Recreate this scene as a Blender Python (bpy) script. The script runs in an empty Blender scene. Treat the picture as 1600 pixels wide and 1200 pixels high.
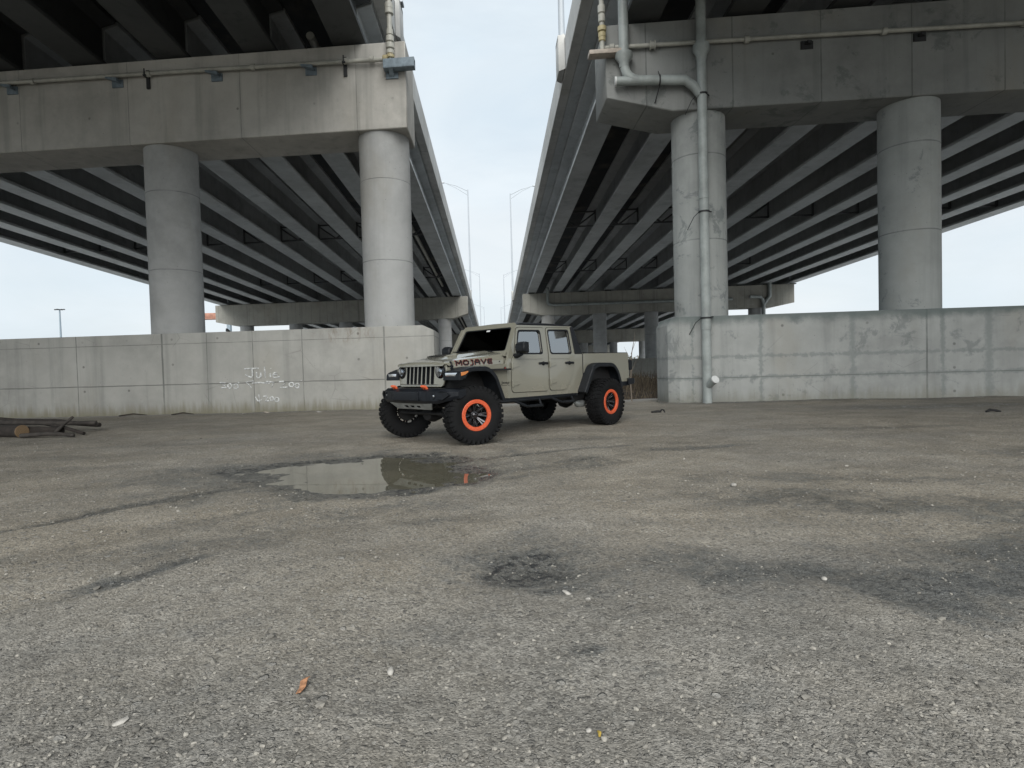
import bpy, bmesh, math, random
from mathutils import Vector, Matrix, noise
from mathutils.geometry import tessellate_polygon

rnd = random.Random(7)
RAD = math.radians
scene = bpy.context.scene
COL = scene.collection

# ------------------------------------------------------------------ helpers
class MB:
    """collects geometry, build() links it as ONE mesh object"""
    def __init__(s): s.v = []; s.f = []
    def add(s, vs, fs):
        o = len(s.v); s.v += [tuple(p) for p in vs]; s.f += [tuple(i + o for i in f) for f in fs]; return s
    def box(s, x0, x1, y0, y1, z0, z1, m=None):
        p = [Vector((x, y, z)) for z in (z0, z1) for y in (y0, y1) for x in (x0, x1)]
        if m: p = [m @ q for q in p]
        return s.add(p, [(0, 2, 3, 1), (4, 5, 7, 6), (0, 1, 5, 4), (2, 6, 7, 3), (0, 4, 6, 2), (1, 3, 7, 5)])
    def loft(s, secs, closed=True, cap=True):
        n = len(secs[0]); vs = [p for q in secs for p in q]; fs = []
        for i in range(len(secs) - 1):
            for j in range(n if closed else n - 1):
                k = (j + 1) % n
                fs.append((i * n + j, i * n + k, (i + 1) * n + k, (i + 1) * n + j))
        if cap:
            fs.append(tuple(reversed(range(n)))); fs.append(tuple(range((len(secs) - 1) * n, len(secs) * n)))
        return s.add(vs, fs)
    def prism(s, poly, fn, w0, w1):
        return s.loft([[fn(u, v, w0) for u, v in poly], [fn(u, v, w1) for u, v in poly]])
    def plate(s, outer, holes, fn, w0, w1):
        loops = [outer] + holes
        flat = [p for l in loops for p in l]; n = len(flat)
        tris = tessellate_polygon([[Vector((u, v, 0)) for u, v in l] for l in loops])
        vs = [fn(u, v, w0) for u, v in flat] + [fn(u, v, w1) for u, v in flat]
        fs = [tuple(t) for t in tris] + [tuple(n + i for i in reversed(t)) for t in tris]
        o = 0
        for l in loops:
            m = len(l)
            for i in range(m):
                j = (i + 1) % m
                fs.append((o + i, o + j, n + o + j, n + o + i))
            o += m
        return s.add(vs, fs)
    def tube(s, path, r, n=12, flat=1.0):
        path = [Vector(p) for p in path]
        rs = r if isinstance(r, (list, tuple)) else [r] * len(path)
        secs = []; ref = None
        for i, p in enumerate(path):
            a = path[max(0, i - 1)]; b = path[min(len(path) - 1, i + 1)]
            d = (b - a).normalized()
            if ref is None:
                ref = Vector((0, 0, 1)) if abs(d.z) < .9 else Vector((1, 0, 0))
            ref = (ref - d * ref.dot(d)).normalized()
            q = d.cross(ref)
            secs.append([p + (ref * math.cos(t) * flat + q * math.sin(t)) * rs[i]
                         for t in [2 * math.pi * k / n for k in range(n)]])
        return s.loft(secs)
    def lathe(s, prof, o, d, n=24, close=False, cap=True):
        """prof: (radius, distance along d)"""
        o = Vector(o); d = Vector(d).normalized()
        a = d.orthogonal().normalized(); b = d.cross(a)
        secs = [[o + d * h + (a * math.cos(t) + b * math.sin(t)) * max(r, 1e-4)
                 for t in [2 * math.pi * k / n for k in range(n)]] for r, h in prof]
        if close: secs.append(secs[0])
        return s.loft(secs, True, cap and not close)
    def build(s, name, mat, parent=None, bevel=0, segs=2, ang=38, smooth=True, merge=True, lean=False):
        me = bpy.data.meshes.new(name); me.from_pydata(s.v, [], s.f)
        bm = bmesh.new(); bm.from_mesh(me)
        if merge: bmesh.ops.remove_doubles(bm, verts=bm.verts, dist=2e-5)
        bmesh.ops.recalc_face_normals(bm, faces=bm.faces)
        if lean:   # vertical side panels tip inwards above the belt line
            bmesh.ops.bisect_plane(bm, geom=bm.verts[:] + bm.edges[:] + bm.faces[:], plane_co=(0, 0, 1.385), plane_no=(0, 0, 1))
            bmesh.ops.dissolve_limit(bm, angle_limit=RAD(.5), verts=bm.verts, edges=bm.edges)
            bmesh.ops.bisect_plane(bm, geom=bm.verts[:] + bm.edges[:] + bm.faces[:], plane_co=(0, 0, 1.385), plane_no=(0, 0, 1))
            for q in bm.verts:
                if q.co.z > 1.385 and abs(q.co.y) > .7: q.co.y -= (1 if q.co.y > 0 else -1) * (q.co.z - 1.385) * .13
        if bevel:
            es = [e for e in bm.edges if len(e.link_faces) == 2 and e.calc_face_angle(0) > RAD(30)]
            bmesh.ops.bevel(bm, geom=es, offset=bevel, segments=segs, profile=.5, affect='EDGES', clamp_overlap=True)
        bm.to_mesh(me); bm.free()
        if smooth:
            me.shade_smooth(); me.set_sharp_from_angle(angle=RAD(ang))
        if mat: me.materials.append(mat)
        o = bpy.data.objects.new(name, me); COL.objects.link(o)
        if parent: o.parent = parent
        return o

def tag(o, label=None, cat=None, group=None, kind=None):
    if label: o['label'] = label
    if cat: o['category'] = cat
    if group: o['group'] = group
    if kind: o['kind'] = kind
    return o
def empty(name, loc=(0, 0, 0), rz=0):
    o = bpy.data.objects.new(name, None); COL.objects.link(o)
    o.location = loc; o.rotation_euler = (0, 0, rz); o.empty_display_size = .2
    return o
def dup(o, parent=None, loc=None):
    c = o.copy(); COL.objects.link(c); c.parent = parent
    if loc is not None: c.location = loc
    for ch in [x for x in o.children]:
        dup(ch, c)
    return c
def rounded(poly, r, n=5):
    out = []; m = len(poly)
    for i in range(m):
        p = Vector(poly[i]); a = Vector(poly[i - 1]) - p; b = Vector(poly[(i + 1) % m]) - p
        k = min(r, a.length * .45, b.length * .45)
        s0 = p + a.normalized() * k; s1 = p + b.normalized() * k
        for j in range(n + 1):
            t = j / n
            q = s0 * (1 - t) ** 2 + p * 2 * t * (1 - t) + s1 * t * t
            out.append((q.x, q.y))
    return out
def smooth(a, b, x):
    t = min(1, max(0, (x - a) / (b - a))); return t * t * (3 - 2 * t)

# ------------------------------------------------------------------ materials
class NT:
    def __init__(s, name):
        s.m = bpy.data.materials.new(name); s.m.use_nodes = True; s.nt = s.m.node_tree
        s.b = s.nt.nodes['Principled BSDF']
    def n(s, t, **kw):
        x = s.nt.nodes.new(t)
        for k, v in kw.items(): setattr(x, k, v)
        return x
    def l(s, a, b): s.nt.links.new(a, b)
    def setin(s, sock, v):
        if hasattr(v, 'is_linked'): s.l(v, sock)
        else: sock.default_value = v
    def math(s, op, a, b=None, c=None, clamp=False):
        x = s.n('ShaderNodeMath', operation=op, use_clamp=clamp)
        s.setin(x.inputs[0], a)
        if b is not None: s.setin(x.inputs[1], b)
        if c is not None: s.setin(x.inputs[2], c)
        return x.outputs[0]
    def mix(s, f, a, b, mode='MIX'):
        x = s.n('ShaderNodeMix', data_type='RGBA', blend_type=mode)
        s.setin(x.inputs[0], f)
        s.setin(x.inputs[6], a if hasattr(a, 'is_linked') else (*a[:3], 1))
        s.setin(x.inputs[7], b if hasattr(b, 'is_linked') else (*b[:3], 1))
        return x.outputs[2]
    def noise(s, scale, detail=4, rough=.55, vec=None, dist=0):
        x = s.n('ShaderNodeTexNoise'); x.inputs['Scale'].default_value = scale
        x.inputs['Detail'].default_value = detail; x.inputs['Roughness'].default_value = rough
        x.inputs['Distortion'].default_value = dist
        if vec is not None: s.l(vec, x.inputs['Vector'])
        return x.outputs['Fac']
    def vor(s, scale, vec, feature='F1', out='Distance', rnd_=1.0):
        x = s.n('ShaderNodeTexVoronoi', feature=feature); x.inputs['Scale'].default_value = scale
        x.inputs['Randomness'].default_value = rnd_
        s.l(vec, x.inputs['Vector']); return x.outputs[out]
    def ramp(s, v, a, b, c=0., d=1.):
        x = s.n('ShaderNodeMapRange', interpolation_type='SMOOTHSTEP'); x.clamp = True
        s.setin(x.inputs[0], v)
        for i, q in enumerate((a, b, c, d)): x.inputs[i + 1].default_value = q
        return x.outputs[0]
    def pos(s): return s.n('ShaderNodeNewGeometry').outputs['Position']
    def objc(s): return s.n('ShaderNodeTexCoord').outputs['Object']
    def scaled(s, vec, sc, loc=(0, 0, 0)):
        x = s.n('ShaderNodeMapping'); x.inputs['Scale'].default_value = sc; x.inputs['Location'].default_value = loc
        s.l(vec, x.inputs['Vector']); return x.outputs[0]
    def bump(s, h, strength=.3, dist=.02, prev=None):
        x = s.n('ShaderNodeBump'); x.inputs['Strength'].default_value = strength; x.inputs['Distance'].default_value = dist
        s.l(h, x.inputs['Height'])
        if prev is not None: s.l(prev, x.inputs['Normal'])
        return x.outputs[0]

def simple(name, col, rough=.5, metal=0, coat=0, vary=.12, scale=8, bump=0, spec=.5):
    t = NT(name); b = t.b
    p = t.objc()
    nz = t.noise(scale, 5, .6, p)
    k = t.ramp(nz, .3, .7, 1 - vary, 1 + vary)
    c = t.mix(1, (*col, 1), (1, 1, 1, 1), 'MULTIPLY')
    m = t.n('ShaderNodeVectorMath', operation='SCALE'); m.inputs[0].default_value = col; t.l(k, m.inputs['Scale'])
    t.l(m.outputs[0], b.inputs['Base Color'])
    t.l(t.ramp(nz, .3, .7, max(.02, rough - .06), rough + .06), b.inputs['Roughness'])
    b.inputs['Metallic'].default_value = metal
    b.inputs['Coat Weight'].default_value = coat; b.inputs['Coat Roughness'].default_value = .04
    b.inputs['Specular IOR Level'].default_value = spec
    if bump: t.l(t.bump(t.noise(scale * 12, 4, .6, p), bump, .004), b.inputs['Normal'])
    return t.m

def concrete(name, base, streak=.5, joints=None, vj=(), hj=(), holes=None, stain=0., blotch=.0, warm=(.30, .27, .21), boards=False, top=None, rust=None, smear=None, cracks=0):
    """formed concrete: cloudy tone, drip streaks, pores, form joints, tie holes (world coordinates)"""
    t = NT(name); b = t.b; p = t.pos()
    sx = t.n('ShaderNodeSeparateXYZ'); t.l(p, sx.inputs[0]); X, Y, Z = sx.outputs
    big = t.noise(.22, 6, .6, p)
    med = t.noise(1.6, 5, .65, p)
    fin = t.noise(22, 3, .7, p)
    st = t.noise(1, 6, .6, t.scaled(p, (2.4, 2.4, .12)))
    col = t.mix(t.ramp(big, .35, .68), [c * .80 for c in base], [c * 1.12 for c in base])
    col = t.mix(t.ramp(med, .30, .75, 0, .55), col, [c * 1.25 for c in base])
    col = t.mix(t.ramp(st, .50, .72, 0, streak), col, [base[0] * .50, base[1] * .52, base[2] * .52])
    col = t.mix(t.ramp(fin, .58, .78, 0, .30), col, [c * .62 for c in base])
    warmn = t.noise(.5, 5, .6, t.scaled(p, (1, 1, .5), (13, 4, 2)))
    col = t.mix(t.ramp(warmn, .50, .75, 0, .35), col, warm)
    # pores
    po = t.vor(7, p); pm = t.math('MULTIPLY', t.ramp(po, .05, .085, 1, 0), t.ramp(t.noise(3, 3, .5, t.scaled(p, (1, 1, 1), (5, 5, 5))), .52, .6))
    col = t.mix(t.math('MULTIPLY', pm, .75), col, [c * .28 for c in base])
    if blotch:
        bl = t.noise(1.1, 9, .72, t.scaled(p, (1, 1, 1), (31, 7, 3)), .4)
        col = t.mix(t.ramp(bl, .56, .64, 0, blotch), col, [base[0] * .42, base[1] * .46, base[2] * .47])
    line = None
    wob = t.math('MULTIPLY_ADD', t.noise(2.5, 4, .6, p), .05, -.025)
    def acc(a, m): return m if a is None else t.math('MAXIMUM', a, m)
    for x0, w in vj:
        d = t.math('ABSOLUTE', t.math('SUBTRACT', t.math('MULTIPLY_ADD', wob, .5, X), x0))
        line = acc(line, t.ramp(d, w * .4, w, 1, 0))
    for z0, w in hj:
        d = t.math('ABSOLUTE', t.math('SUBTRACT', t.math('MULTIPLY_ADD', wob, .5, Z), z0))
        line = acc(line, t.ramp(d, w * .4, w, 1, 0))
    if joints:
        for ax, sp, off, w in joints:
            q = {'x': X, 'z': Z, 'y': Y}[ax]
            d = t.math('PINGPONG', t.math('ADD', t.math('MULTIPLY_ADD', wob, .4, q), 1000 * sp + off), sp / 2)
            line = acc(line, t.ramp(d, w * .35, w, .8, 0))
    if cracks:           # hairline cracks and scratches, only here and there
        e_ = t.vor(.8, t.scaled(p, (1, 1, 1.3), (3, 1, 6)), 'DISTANCE_TO_EDGE')
        cm = t.math('MULTIPLY', t.ramp(e_, .002, .009, 1, 0), t.ramp(t.noise(.8, 3, .6, t.scaled(p, (1, 1, 1), (17, 3, 5))), .52, .62))
        col = t.mix(t.math('MULTIPLY', cm, cracks), col, [c * .3 for c in base])
    if smear:            # grey mortar smeared along the old form joints
        wv_ = t.math('MULTIPLY_ADD', t.noise(6, 6, .75, t.scaled(p, (1, 1, 1), (2, 5, 8))), .34, -.17); sm = None
        for q, lst in ((X, smear[0]), (Z, smear[1])):
            for c0, w in lst:
                d = t.math('ADD', t.math('ABSOLUTE', t.math('SUBTRACT', q, c0)), wv_)
                m_ = t.ramp(d, w * .1, w, 1, 0); sm = m_ if sm is None else t.math('MAXIMUM', sm, m_)
        col = t.mix(t.math('MULTIPLY', sm, .62), col, [base[0] * .55, base[1] * .60, base[2] * .60])
    hgt = t.math('MULTIPLY', fin, .25)
    if line is not None:
        lm = t.math('MULTIPLY', line, t.ramp(t.noise(1.3, 4, .6, t.scaled(p, (1, 1, 1), (3, 9, 1))), .25, .6, .3, .95))
        col = t.mix(t.math('MULTIPLY', lm, .72), col, [base[0] * .26, base[1] * .28, base[2] * .28])
        hgt = t.math('SUBTRACT', hgt, t.math('MULTIPLY', line, .5))
    if holes:
        sp, zo, zs = holes
        cx = t.math('SUBTRACT', t.math('FRACT', t.math('DIVIDE', t.math('ADD', X, 400), sp)), .5)
        cz = t.math('SUBTRACT', t.math('FRACT', t.math('DIVIDE', t.math('SUBTRACT', t.math('ADD', Z, 100), zo), zs)), .5)
        d = t.math('SQRT', t.math('ADD', t.math('POWER', t.math('MULTIPLY', cx, sp), 2), t.math('POWER', t.math('MULTIPLY', cz, zs), 2)))
        hm = t.math('MULTIPLY', t.ramp(d, .025, .05, 1, 0), t.ramp(t.noise(.9, 2, .5, t.scaled(p, (1, 1, 1), (8, 2, 2))), .46, .60))
        col = t.mix(t.math('MULTIPLY', hm, .62), col, [c * .25 for c in base])
    if top:
        z0, z1, amt = top
        m = t.math('MULTIPLY', t.ramp(t.math('MULTIPLY_ADD', t.noise(1.4, 6, .7, p), .5, Z), z0, z1), amt)
        col = t.mix(m, col, [base[0] * .36, base[1] * .42, base[2] * .42])
    if stain:   # splash and damp along the foot
        m = t.ramp(t.math('MULTIPLY_ADD', t.noise(1, 6, .7, t.scaled(p, (5, 5, .5))), .9, t.math('MULTIPLY', Z, -1)), .02, .5, 0, stain)
        col = t.mix(m, col, [base[0] * .55, base[1] * .52, base[2] * .40])
    if rust:
        xr, zr, rx, rz = rust
        dx = t.math('DIVIDE', t.math('SUBTRACT', X, xr), rx); dz = t.math('DIVIDE', t.math('SUBTRACT', Z, zr), rz)
        d = t.math('SQRT', t.math('ADD', t.math('POWER', dx, 2), t.math('POWER', dz, 2)))
        nn = t.noise(1, 7, .75, t.scaled(p, (5, 5, 1.6)))
        m = t.math('MULTIPLY', t.ramp(d, .35, 1., 1, 0), t.ramp(nn, .42, .70, 0, .55))
        col = t.mix(m, col, (.16, .11, .06))
    t.l(col, b.inputs['Base Color'])
    t.l(t.ramp(med, .3, .7, .78, .95), b.inputs['Roughness'])
    b.inputs['Specular IOR Level'].default_value = .25
    t.l(t.bump(hgt, .5, .02), b.inputs['Normal'])
    return t.m

M = {}
CB = (.49, .48, .45)
M['cap_near'] = concrete('cap_concrete', CB, .45, joints=[('x', 3.6, .3, .018)], holes=(2.4, 9.1, 1.2), blotch=.12)
M['cap_r'] = concrete('cap_concrete_grey', (.27, .28, .275), .35, joints=[('x', 2.4, .2, .025)], holes=(2.2, 9.2, 1.25), blotch=.5)
M['col'] = concrete('column_concrete', (.42, .43, .43), .2, joints=[('z', 2.45, .35, .02)], blotch=.06)
M['col_r'] = concrete('column_concrete_worn', (.37, .39, .385), .3, joints=[('z', 2.45, .15, .025)], blotch=.6)
M['wall_l'] = concrete('crash_wall_concrete', (.415, .415, .392), .42,
    vj=[(-10.35, .04), (-3.3, .035), (-13.2, .02), (-8.9, .014), (-7.42, .018), (-5.85, .016), (-16.4, .02)],
    hj=[(.93, .022), (2.2, .012)], holes=(1.48, .55, .78), stain=.9, cracks=.3, rust=(-4.4, 2.35, 1.4, .42))
M['wall_r'] = concrete('crash_wall_concrete_patched', (.39, .405, .398), .3,
    vj=[(12.13, .035)],
    hj=[(.72, .012)], smear=([(7.65, .09), (10.15, .13), (12.55, .10), (13.75, .17), (5.75, .05)], [(1.32, .075), (.72, .085)]), holes=(2.3, .2, .66), stain=.5, cracks=.28, blotch=.5, top=(2.42, 2.72, .85))
M['girder'] = concrete('girder_concrete', (.47, .495, .505), .18, blotch=.30, warm=(.36, .37, .36))
M['girder_shaded'] = concrete('shaded_girder_concrete', (.085, .09, .092), .2, blotch=.35, warm=(.07, .07, .07))  # darker copy of the girder concrete, the near span's shade put into its colour
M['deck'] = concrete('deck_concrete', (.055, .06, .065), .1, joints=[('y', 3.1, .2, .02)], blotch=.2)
M['parapet'] = concrete('parapet_concrete', (.50, .50, .485), .3, joints=[('y', 6.2, .2, .03)])
M['cap_far'] = concrete('far_cap_concrete', (.37, .365, .33), .5, joints=[('x', 1.9, .5, .03)], holes=(1.9, .6, .9))
M['steel_dark'] = simple('dark_steel', (.035, .037, .04), .6, .2)
M['brace'] = simple('grey_brace_steel', (.13, .135, .14), .7)
M['galv'] = simple('galvanised_steel', (.42, .45, .48), .45, .3, vary=.2, scale=3)
M['bluesteel'] = simple('blue_grey_painted_steel', (.19, .24, .28), .5, .1, vary=.2)
M['pvc'] = simple('grey_green_drain_pipe', (.34, .375, .37), .45, vary=.18, scale=2.5, bump=.05)
M['pvc_light'] = simple('pale_conduit', (.42, .42, .38), .5, vary=.18, scale=3)
M['pvc_yellow'] = simple('yellowed_coupling', (.38, .33, .19), .5, vary=.2, scale=4)
M['white_cap'] = simple('white_plastic', (.7, .72, .72), .5)
M['wood_beam'] = simple('weathered_steel_angle', (.42, .37, .32), .6, vary=.2)
M['pole'] = simple('pale_lamp_pole_steel', (.40, .44, .48), .5, .0, vary=.05, scale=1)
M['chalk'] = simple('white_chalk', (.70, .72, .72), .9, vary=.4, scale=14)
M['rust_red'] = simple('rusty_red_paint', (.28, .14, .10), .7, vary=.3, scale=1)

# --- vehicle materials
def paint(name, col):
    t = NT(name); b = t.b; p = t.objc()
    d = t.noise(3, 6, .65, p)
    sx = t.n('ShaderNodeSeparateXYZ'); t.l(p, sx.inputs[0])
    dust = t.math('MULTIPLY', t.ramp(sx.outputs[2], .62, 1.05, .42, .03), t.ramp(d, .35, .7))
    t.l(t.mix(dust, col, (.30, .27, .21)), b.inputs['Base Color'])
    t.l(t.math('ADD', t.math('MULTIPLY', dust, .4), .20), b.inputs['Roughness'])
    b.inputs['Coat Weight'].default_value = .9; b.inputs['Coat Roughness'].default_value = .05
    return t.m
M['paint'] = paint('tan_paint', (.232, .229, .188))
M['paint_in'] = simple('tan_paint_inside', (.17, .165, .13), .6)
M['plastic'] = simple('black_textured_plastic', (.009, .011, .014), .46, vary=.25, bump=.15, scale=6, spec=.32)
M['bump_black'] = simple('black_bumper_plastic', (.009, .011, .015), .40, vary=.2, bump=.1, spec=.32)
M['hardtop'] = simple('black_hardtop', (.012, .0135, .017), .5, vary=.15, bump=.12, spec=.35)
M['dark'] = simple('underside_black', (.012, .012, .013), .75)
M['interior'] = simple('cabin_black_cloth', (.02, .02, .022), .8)
M['rubber'] = simple('dusty_tyre_rubber', (.0075, .008, .009), .82, spec=.25, vary=.35, scale=5, bump=.3)
M['rim'] = simple('gloss_black_alloy', (.07, .07, .075), .18, .8)
M['machined'] = simple('machined_alloy', (.6, .6, .6), .3, .9)
M['orange'] = simple('orange_ring_paint', (.62, .105, .04), .38, vary=.08)
M['bolt'] = simple('zinc_bolt', (.35, .33, .30), .4, .8)
M['hook'] = simple('orange_tow_hook', (.70, .13, .05), .45)
M['silver'] = simple('silver_skid_plate', (.33, .35, .35), .42, .5, vary=.25)
M['decal_red'] = simple('red_decal_edge', (.35, .05, .03), .4)
M['decal'] = simple('black_decal', (.012, .010, .011), .4)
M['chrome'] = simple('lamp_reflector', (.75, .77, .8), .12, .95)
M['amber'] = simple('amber_lens', (.62, .22, .06), .2)
M['red_lens'] = simple('red_lens', (.20, .01, .01), .2)
def glass(name, tint, alpha):
    t = NT(name); nt = t.nt; out = nt.nodes['Material Output']; nt.nodes.remove(t.b)
    tr = t.n('ShaderNodeBsdfTransparent'); tr.inputs[0].default_value = (*tint, 1)
    gl = t.n('ShaderNodeBsdfGlossy'); gl.inputs['Roughness'].default_value = .02
    fr = t.n('ShaderNodeFresnel'); fr.inputs[0].default_value = 1.5
    mx = t.n('ShaderNodeMixShader'); t.l(t.math('MULTIPLY_ADD', fr.outputs[0], 1.0, alpha, clamp=True), mx.inputs[0])
    t.l(tr.outputs[0], mx.inputs[1]); t.l(gl.outputs[0], mx.inputs[2]); t.l(mx.outputs[0], out.inputs[0])
    return t.m
M['glass'] = glass('clear_glass', (.66, .76, .73), .05)
M['glass_side'] = glass('side_glass', (.30, .37, .40), .36)
M['lens'] = glass('lamp_lens', (.9, .92, .95), .03)

# ------------------------------------------------------------------ world + sun
w = bpy.data.worlds.new('World'); scene.world = w; w.use_nodes = True
nt = w.node_tree; bg = nt.nodes['Background']
SUN_EL, SUN_AZ = RAD(38), RAD(181)     # azimuth clockwise from +Y: high, from behind the camera
sky = nt.nodes.new('ShaderNodeTexSky'); sky.sky_type = 'NISHITA'; sky.sun_disc = False
sky.sun_elevation = SUN_EL; sky.sun_rotation = SUN_AZ; sky.air_density = 1.2; sky.dust_density = 2.5
tc = nt.nodes.new('ShaderNodeTexCoord')
mp = nt.nodes.new('ShaderNodeMapping'); mp.inputs['Scale'].default_value = (1, 1, 2.6)
nt.links.new(tc.outputs['Generated'], mp.inputs['Vector'])
nz = nt.nodes.new('ShaderNodeTexNoise'); nz.inputs['Scale'].default_value = 2.3; nz.inputs['Detail'].default_value = 8
nz.inputs['Roughness'].default_value = .6; nz.inputs['Distortion'].default_value = .6
nt.links.new(mp.outputs[0], nz.inputs['Vector'])
mr = nt.nodes.new('ShaderNodeMapRange'); mr.inputs[1].default_value = .30; mr.inputs[2].default_value = .70
mr.inputs[3].default_value = .80; mr.inputs[4].default_value = 1.0
nt.links.new(nz.outputs['Fac'], mr.inputs[0])
cr = nt.nodes.new('ShaderNodeMix'); cr.data_type = 'RGBA'
cr.inputs[6].default_value = (7.9, 9.2, 10.2, 1)      # thin cloud, a little blue
cr.inputs[7].default_value = (9.4, 10.0, 10.4, 1)     # thick white cloud
nz2 = nt.nodes.new('ShaderNodeTexNoise'); nz2.inputs['Scale'].default_value = 1.4; nz2.inputs['Detail'].default_value = 6
nt.links.new(mp.outputs[0], nz2.inputs['Vector'])
mr2 = nt.nodes.new('ShaderNodeMapRange'); mr2.inputs[1].default_value = .35; mr2.inputs[2].default_value = .65
nt.links.new(nz2.outputs['Fac'], mr2.inputs[0]); nt.links.new(mr2.outputs[0], cr.inputs[0])
mx = nt.nodes.new('ShaderNodeMix'); mx.data_type = 'RGBA'
nt.links.new(mr.outputs[0], mx.inputs[0]); nt.links.new(sky.outputs[0], mx.inputs[6]); nt.links.new(cr.outputs[2], mx.inputs[7])
nt.links.new(mx.outputs[2], bg.inputs['Color']); bg.inputs['Strength'].default_value = .078

sl = bpy.data.lights.new('sun', 'SUN'); sl.energy = 3.5; sl.angle = RAD(62); sl.color = (1, .965, .91)
so = bpy.data.objects.new('sun', sl); COL.objects.link(so)
sd = Vector((math.sin(SUN_AZ) * math.cos(SUN_EL), math.cos(SUN_AZ) * math.cos(SUN_EL), math.sin(SUN_EL)))
so.rotation_euler = sd.to_track_quat('Z', 'Y').to_euler()

scene.view_settings.view_transform = 'Standard'; scene.view_settings.look = 'None'
scene.view_settings.exposure = 0.3; scene.view_settings.gamma = 1

# ------------------------------------------------------------------ camera
cd = bpy.data.cameras.new('camera'); cam = bpy.data.objects.new('camera', cd); COL.objects.link(cam)
cd.sensor_fit = 'HORIZONTAL'; cd.sensor_width = 36; cd.lens = 36 * 920 / 1600; cd.clip_end = 6000; cd.clip_start = .05
CAM_H = 1.17
cam.matrix_world = (Matrix.Translation((0, 0, CAM_H)) @ Matrix.Rotation(-.0295, 4, 'Z')
                    @ Matrix.Rotation(math.pi / 2 - .0273, 4, 'X') @ Matrix.Rotation(-.0272, 4, 'Z'))
scene.camera = cam
cy = scene.cycles
cy.max_bounces = 6; cy.diffuse_bounces = 1; cy.glossy_bounces = 3; cy.transparent_max_bounces = 10; cy.transmission_bounces = 3
cy.caustics_reflective = False; cy.caustics_refractive = False

# ------------------------------------------------------------------ ground
PUD = [(-3.15, 7.3), (-2.75, 7.65), (-2.1, 7.95), (-1.35, 8.15), (-.80, 7.85), (-.62, 7.2), (-.24, 6.55), (-.5, 6.2), (-.87, 5.95), (-1.34, 5.72), (-1.9, 6.0), (-2.3, 6.55), (-2.75, 6.95)]
def polyd(x, y, P):
    """signed distance to a polygon, positive inside"""
    ins = False; best = 1e9; n = len(P)
    for i in range(n):
        x0, y0 = P[i]; x1, y1 = P[(i + 1) % n]
        if (y0 > y) != (y1 > y) and x < (x1 - x0) * (y - y0) / (y1 - y0) + x0: ins = not ins
        dx, dy = x1 - x0, y1 - y0
        t = max(0, min(1, ((x - x0) * dx + (y - y0) * dy) / (dx * dx + dy * dy)))
        best = min(best, math.hypot(x - x0 - t * dx, y - y0 - t * dy))
    return best if ins else -best
WATER = -.030
# wet / dark patches: centre, radii, turn, strength
PATCH = [(.17, 3.38, .30, .40, 0, 1.25), (.22, 3.1, .55, .3, .1, .55), (1.2, 3.35, 1.3, .36, -.1, .6), (2.1, 2.95, 1.5, .34, -.2, .82), (3.3, 3.3, 1.2, .6, 0, .8), (.3, 3.4, .75, .7, 0, .62), (2.9, 4.6, 1.6, .34, -.4, .7), (3.6, 5.6, 1.8, .3, -.3, .6), (-2.0, 4.1, 1.0, .3, .4, .5), (-1.3, 4.9, 1.2, .25, .4, .5),
         (1.7, 5.0, .9, .16, -.12, .45), (2.7, 5.1, .7, .2, -.3, .6), (4.6, 3.9, 1.5, .6, -.3, .8), (-.35, 4.55, .45, .14, .1, .5), (-.5, 4.95, .35, .16, 0, .45), (-1.9, 7.0, 2.6, 1.7, .12, .62), (-3.4, 6.9, 1.6, .8, .1, .6),
         (.5, 6.85, 1.2, .45, .35, .5), (.33, 2.39, .11, .06, 0, .9), (.6, 2.2, .12, .05, 0, .6), (.26, 2.99, .14, .05, 0, .9), (1.2, 9.4, 1.6, .25, 0, .5), (5.5, 9.8, 2.4, .3, -.05, .55), (3.0, 8.6, 1.2, .14, 0, .4),
         (.9, 1.98, .2, .12, .2, .35), (-1.35, 2.75, .5, .14, .3, .35), (-.4, 2.6, .5, .14, .2, .35), (10.5, 13.5, 3.5, .8, -.1, .6), (-7.5, 9.0, 3, .3, .1, .45), (-1.2, 2.15, .35, .12, .1, .3), (7.3, 6.6, 2.2, .4, -.2, .6)]
# wheel tracks: polyline, half width, strength
TRACK = [([(-5.6, 3.75), (-3.91, 4.70), (-2.94, 5.97), (-2.3, 6.5)], .10, .8), ([(-4.2, 3.0), (-3.0, 4.2), (-2.0, 5.2), (-1.34, 5.50), (-.9, 5.7)], .12, .6),
         ([(-3.6, 2.3), (-2.59, 3.1), (-2.2, 3.52), (-1.95, 3.9)], .08, .75), ([(-.25, 6.6), (.82, 7.26), (1.93, 7.86), (3.5, 8.3)], .13, .65), ([(.1, 6.2), (.9, 6.75), (1.6, 7.1)], .10, .6),
         ([(-.3, 7.6), (.7, 8.1), (1.9, 8.5)], .09, .7), ([(-9, 7.2), (-6, 7.9), (-3.6, 8.3), (-1.5, 9.2)], .14, .4), ([(-10, 9.8), (-4, 10.6), (-1, 11)], .2, .35), ([(1.0, 4.4), (2.2, 4.2), (3.6, 3.9)], .12, .35),
         ([(-2.9, 1.9), (-1.6, 2.9), (-1.1, 3.5)], .1, .25)]
def segd(x, y, P):
    best = 1e9
    for i in range(len(P) - 1):
        x0, y0 = P[i]; x1, y1 = P[i + 1]; dx, dy = x1 - x0, y1 - y0
        t = max(0, min(1, ((x - x0) * dx + (y - y0) * dy) / (dx * dx + dy * dy)))
        best = min(best, math.hypot(x - x0 - t * dx, y - y0 - t * dy))
    return best
JO = Vector((1.563, 12.216, 0)); JA = RAD(-136.37)
def jw(x, y, z=0):
    c, s = math.cos(JA), math.sin(JA)
    return Vector((JO.x + x * c - y * s, JO.y + x * s + y * c, z))
WHEELS = [jw(3.487, .888), jw(3.487, -.888), jw(0, .888), jw(0, -.888)]
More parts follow.
